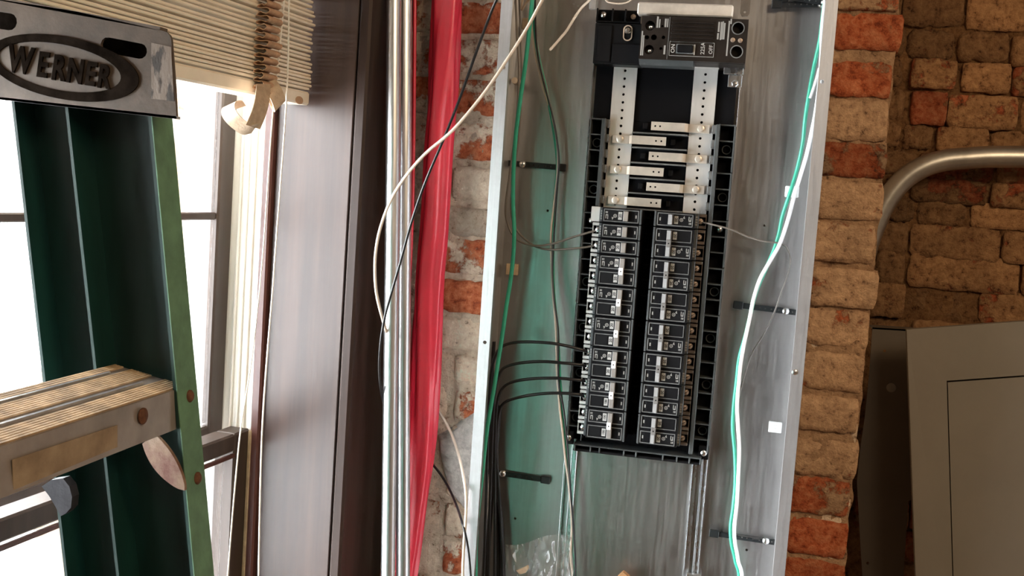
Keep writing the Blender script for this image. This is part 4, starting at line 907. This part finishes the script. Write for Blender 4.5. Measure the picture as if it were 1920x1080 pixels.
wire('green_wire', [(1003,-50,1.775),(1001,20,1.78),(1004,70,1.785),(1011,112,1.79),(1022,160,1.795),(1032,210,1.80),(1040,260,1.805),(1045,305,1.81),(1042,345,1.81),(1038,395,1.81),(1037,450,1.81),(1037,520,1.805),(1040,570,1.80),(1045,620,1.795),(1048,670,1.79),(1050,715,1.788),(1055,775,1.785),(1062,840,1.785),(1068,900,1.785),(1072,960,1.79),(1075,1030,1.79),(1078,1110,1.79)], .0025, 'gw2',
     'thin green wire hanging down the middle of the left wiring gutter')
wire('tan_wire', [(992,-40,1.77),(998,60,1.785),(1004,105,1.79),(1019,168,1.795),(1034,214,1.80),(1044,262,1.80),(1046,312,1.802),(1040,372,1.802),(1034,425,1.80),(1033,465,1.80),(1036,540,1.795),(1041,600,1.79),(1043,645,1.786),(1044,692,1.784),(1049,760,1.780),(1054,803,1.779),(1060,860,1.780),(1068,922,1.781),(1072,985,1.783),(1070,1045,1.785),(1073,1110,1.785)], .0019, 'cream',
     'thin cream wire twisted along the middle green wire in the left gutter')
wire('black_wire', [(1003,-40,1.77),(1005,65,1.78),(1012,120,1.785),(1028,185,1.79),(1041,240,1.795),(1048,300,1.797),(1044,360,1.797),(1040,420,1.796),(1036,500,1.793),(1039,560,1.786),(1046,615,1.781),(1047,660,1.779),(1048,720,1.778),(1057,770,1.776),(1065,850,1.776),(1071,935,1.777),(1076,1000,1.78),(1078,1110,1.78)], .0017, 'blk',
     'thin black wire twisted along the middle green wire in the left gutter')
wire('grey_wire', [(966,-40,1.79),(969,60,1.79),(973,140,1.79),(968,230,1.79),(958,310,1.79),(948,385,1.79),(952,420,1.79),(965,445,1.79),(985,457,1.79),(1010,461,1.79),(1040,456,1.79),(1070,446,1.788),(1100,437,1.788),(1118,432,1.79)], .0018, 'gryw',
     'grey-brown wire curving up to the upper single breaker of the left column')
wire('grey_wire', [(972,-40,1.80),(976,60,1.80),(978,140,1.80),(975,230,1.80),(966,310,1.80),(958,378,1.80),(961,412,1.80),(970,433,1.80),(986,450,1.80),(1006,463,1.798),(1030,468,1.795),(1060,467,1.79),(1095,464,1.789),(1116,460,1.79)], .0018, 'gryw',
     'grey-brown wire curving up to the lower single breaker of the left column')
for k, (pts, lab) in enumerate([
    ([(1103,661,1.79),(1092,656,1.782),(1060,648,1.775),(1030,643,1.77),(990,641,1.77),(960,643,1.77),(940,651,1.765),(928,669,1.76),(921,702,1.76),(917,760,1.76),(914,850,1.765),(911,950,1.765),(905,1120,1.765)], 'black wire to the left column, highest of the four arched ones'),
    ([(1101,688,1.79),(1090,684,1.782),(1060,681,1.775),(1020,678,1.772),(980,680,1.772),(950,687,1.772),(937,700,1.77),(929,730,1.768),(924,790,1.77),(921,880,1.775),(918,960,1.775),(914,1120,1.775)], 'black wire to the left column, second of the four arched ones'),
    ([(1099,716,1.79),(1090,713,1.782),(1070,711,1.777),(1040,709,1.773),(1000,710,1.773),(965,715,1.775),(945,725,1.778),(934,747,1.78),(929,800,1.782),(928,900,1.785),(926,1120,1.785)], 'black wire to the left column, third of the four arched ones'),
    ([(1097,745,1.79),(1088,740,1.782),(1070,738,1.777),(1035,737,1.773),(1000,740,1.773),(965,747,1.776),(946,755,1.782),(937,770,1.787),(932,805,1.79),(932,870,1.792),(937,950,1.792),(942,1120,1.792)], 'black wire to the left column, lowest of the four arched ones')]):
    wire('black_wire', pts, .0026, 'blk', lab, 'wire', 'black wires of the left column')
for k, (pts, lab, r) in enumerate([
    ([(925,640,1.80),(921,720,1.80),(920,820,1.80),(921,920,1.80),(917,1000,1.80),(908,1120,1.80)], 'thick black cable furthest left at the foot of the cabinet', .0042),
    ([(938,760,1.805),(931,840,1.805),(930,930,1.805),(934,1010,1.80),(933,1120,1.80)], 'thick black cable in the bundle at the foot of the cabinet', .0040),
    ([(930,790,1.80),(927,850,1.798),(934,920,1.796),(941,1000,1.796),(943,1120,1.796)], 'thick black cable furthest right in the bundle at the foot of the cabinet', .0042)]):
    wire('black_cable', pts, r, 'blk', lab, 'cable', 'black cables at the foot of the cabinet')
wire('green_wire', [(1546,5,1.735),(1541,45,1.745),(1537,76,1.755),(1527,122,1.765),(1518,170,1.77),(1510,222,1.775),(1505,270,1.78),(1494,320,1.785),(1480,366,1.785),(1468,402,1.79),(1460,440,1.79),(1450,472,1.79),(1433,511,1.79),(1417,550,1.79),(1407,590,1.79),(1397,632,1.79),(1386,672,1.79),(1381,715,1.79),(1376,760,1.79),(1374,802,1.79),(1378,850,1.79),(1379,900,1.79),(1375,950,1.79),(1370,988,1.79),(1372,1020,1.79),(1379,1052,1.79),(1386,1110,1.79)], .0031, 'gw2',
     'bright green wire waving down the right gutter of the cabinet')
wire('white_wire', [(1549,-10,1.722),(1545,20,1.725),(1541,60,1.728),(1540,100,1.732),(1537,150,1.74),(1530,205,1.75),(1523,242,1.76),(1512,291,1.77),(1500,332,1.776),(1489,368,1.778),(1478,410,1.782),(1463,455,1.782),(1446,486,1.784),(1426,521,1.784),(1413,560,1.784),(1405,600,1.784),(1396,641,1.784),(1389,681,1.784),(1385,720,1.784),(1382,760,1.784),(1384,802,1.784),(1386,842,1.784),(1384,900,1.784),(1381,950,1.784),(1377,986,1.784),(1378,1016,1.784),(1384,1051,1.784),(1391,1110,1.784)], .0030, 'white',
     'white wire running beside the green one down the right gutter')
wire('white_wire', [(1536,128,1.745),(1531,148,1.75),(1525,166,1.755),(1519,184,1.76)], .0022, 'white', 'short white wire end sticking out near the top of the right flange')
wire('grey_wire', [(1318,417,1.785),(1336,421,1.775),(1370,430,1.775),(1400,443,1.78),(1430,452,1.78),(1460,456,1.785),(1475,464,1.79),(1482,485,1.80),(1478,512,1.80),(1465,548,1.80),(1450,590,1.80),(1430,630,1.80),(1411,660,1.80),(1400,690,1.80),(1385,745,1.795),(1381,780,1.798)], .0014, 'gryw',
     'thin dark grey wire from the top right breaker curling across the right gutter')
wire('tan_wire', [(985,-40,1.76),(980,-2,1.76),(978,18,1.76),(985,8,1.755),(996,-10,1.75),(1004,-40,1.75)], .0019, 'tan', 'short tan wire hairpin at the top of the left gutter')
wire('tan_wire', [(1128,-30,1.74),(1136,0,1.745),(1150,6,1.745),(1170,6,1.745),(1185,-2,1.745),(1200,-30,1.745)], .0013, 'cream', 'thin cream wire sagging over the top of the terminal strip')
wire('red_cable', [(778,-80,1.778),(777,120,1.778),(775,300,1.778),(772,430,1.778),(764,600,1.778),(758,800,1.778)], .0032, 'red', 'thin red cable showing along the edge of the second conduit', 'cable')
# zip tie end with its clear head
zp = [(1031,94),(1040,84),(1052,70),(1062,58),(1072,42),(1082,26),(1093,12),(1106,0),(1122,-20)]
zt_ = thing('zip_tie', 'cream zip tie tail poking out left of the terminal strip', 'zip tie', at(1060, 60, 1.745))
ribbon([at(x, y, 1.745) for x, y in zp], lambda t: V3((.75, .5*math.sin(t*5), -.6)), .0020, .0009).build('tail', M['cream'], zt_, 60)
a = at(1112, 8, 1.765); MB().obox(a, ((1,0,0),(0,1,0),(0,0,1)), (.0065, .0025, .009), .0024).build('clear_tab', M['clear'], zt_)

# perforated black straps with a screw each
def strap(x0, y0, x1, y1, Y, head_first, screw_t, label, hole_ts):
    A = at(x0, y0, Y); Bq = at(x1, y1, Y); d = (Bq-A); Ln = d.length; d.normalize(); n = V3((0,-1,0)); s = n.cross(d)
    t = thing('cable_strap', label, 'strap', (A+Bq)/2, 'perforated black straps')
    hs = [circ(A+d*(Ln*h), d, s, .0014, 8) for h in hole_ts]; w = .0046
    MB().holed([A-s*w, Bq-s*w, Bq+s*w, A+s*w], hs, (0, .0022, 0)).build('strip', M['strap'], t)
    hp = A if head_first else Bq; sg = 1 if head_first else -1
    MB().obox(hp+d*sg*.007, (d, n, s), (.008, .0024, .0064), .001).build('buckle', M['strap'], t)
    c = A+d*(Ln*screw_t); sc = MB().lathe(c, (0,-1,0), [(.0062, 0), (.0062, .001), (.0048, .0030), (.002, .0040), (0, .0041)], 18).build('screw', M['zinc'], t, 45)
    MB().lathe(c, (0,1,0), [(.0025, -.001), (.0025, .012)], 10).build('screw_shank', M['zinc'], t)
ht = [.28, .38, .48, .58, .68]
strap(935, 304, 1060, 315, 1.825, False, .36, 'black strap on the left of the back sheet, level with the bus bars', [.45, .53, .61, .70, .78])
strap(915, 884, 1030, 901, 1.825, False, .24, 'black strap low on the left of the back sheet beside the cables', [.35, .44, .54, .63, .72])
strap(1376, 571, 1492, 586, 1.822, True, .84, 'black strap on the right of the back sheet beside the breakers', [.42, .51, .61, .73, .95])
strap(1331, 999, 1452, 1017, 1.822, True, .87, 'lowest black strap on the right of the back sheet', [.50, .58, .67, .77, .96])
strap(1448, 8, 1547, 8, 1.815, True, .93, 'black strap at the very top right of the cabinet', [.2, .32, .44, .55, .66, .77])
strap(1462, -8, 1547, 5, 1.809, True, .99, 'black strap overlapping another at the top right of the cabinet', [.3, .42, .55, .66, .8])
# adhesive mounts
def mount(name, x0, y0, x1, y1, Y, th, mt, label, dot=True, cat='cable mount'):
    A = at(x0, y0, Y); Bq = at(x1, y1, Y); t = thing(name, label, cat, ((A.x+Bq.x)/2, Y, Bq.z))
    MB().box(A.x, Y, A.z, Bq.x, Y+th, Bq.z, .0012).build('pad', M[mt], t)
    if dot:
        c = V3(((A.x+Bq.x)/2, Y, (A.z+Bq.z)/2)); MB().lathe(c, (0,-1,0), [(.0042, 0), (.0042, .0012), (.0020, .0012), (.0018, .0002), (0, .0002)], 14).build('saddle', M[mt], t, 40)
mount('cable_mount', 1473, 348, 1497, 371, 1.792, .006, 'pad', 'white square cable mount behind the green wire in the right gutter', False)
mount('cable_mount', 1442, 790, 1465, 813, 1.824, .005, 'pad', 'white square cable mount low in the right gutter')
mount('cable_mount', 949, 494, 970, 517, 1.822, .008, 'tanpad', 'tan square mount on the back sheet behind the thick green wire', False)
mount('cable_mount', 979, 33, 990, 55, 1.80, .008, 'tanpad', 'small tan block at the top of the left gutter', False, 'block')
MB().lathe(at(965, 151, 1.790), (0,-1,0), [(.0060, -.020), (.0060, -.003), (.0052, .001), (0, .0022)], 16).build('cable_stud', M['cream'], None, 50, thing=('cream round stud near the top of the left gutter', 'stud'))
# crumpled clear bag at the foot of the left gutter
def bagf(i, j):
    x = 948+128*i; y = 1012+280*j+10*math.sin(i*5+1)*(1-j); p = V3((i*4.2, j*4.2, 1.3)); q = V3((i*11, j*13, 4.4))
    Y = 1.775-.030*math.sin(min(1, j*1.1)*1.6)*math.sin(math.pi*(.08+.84*i)) + .016*noise.noise(p)+.009*abs(noise.noise(q))
    return at(x, y, Y)
MB().grid(bagf, 60, 60).build('plastic_bag', M['bag'], None, 35, thing=('crumpled clear plastic bag stuffed into the foot of the left gutter', 'plastic bag'))
cr_ = [at(x, y, 1.755) for x, y in [(968,1070),(978,1066),(990,1060),(991,1066),(985,1074),(974,1077)]]
MB().prism(cr_, (0, .004, 0)).build('paper_scrap', M['tape2'], None, thing=('torn scrap of cream paper in the plastic bag', 'paper'))
cr_ = [at(x, y, 1.80) for x, y in [(1156,1084),(1168,1073),(1180,1083),(1180,1300),(1140,1300)]]
MB().prism(cr_, (0, .012, 0)).build('cardboard_corner', mat('brown_cardboard', (.33, .17, .07), .8, 0, .2, 40), None, thing=('brown cardboard corner just showing at the foot of the back sheet', 'cardboard'))
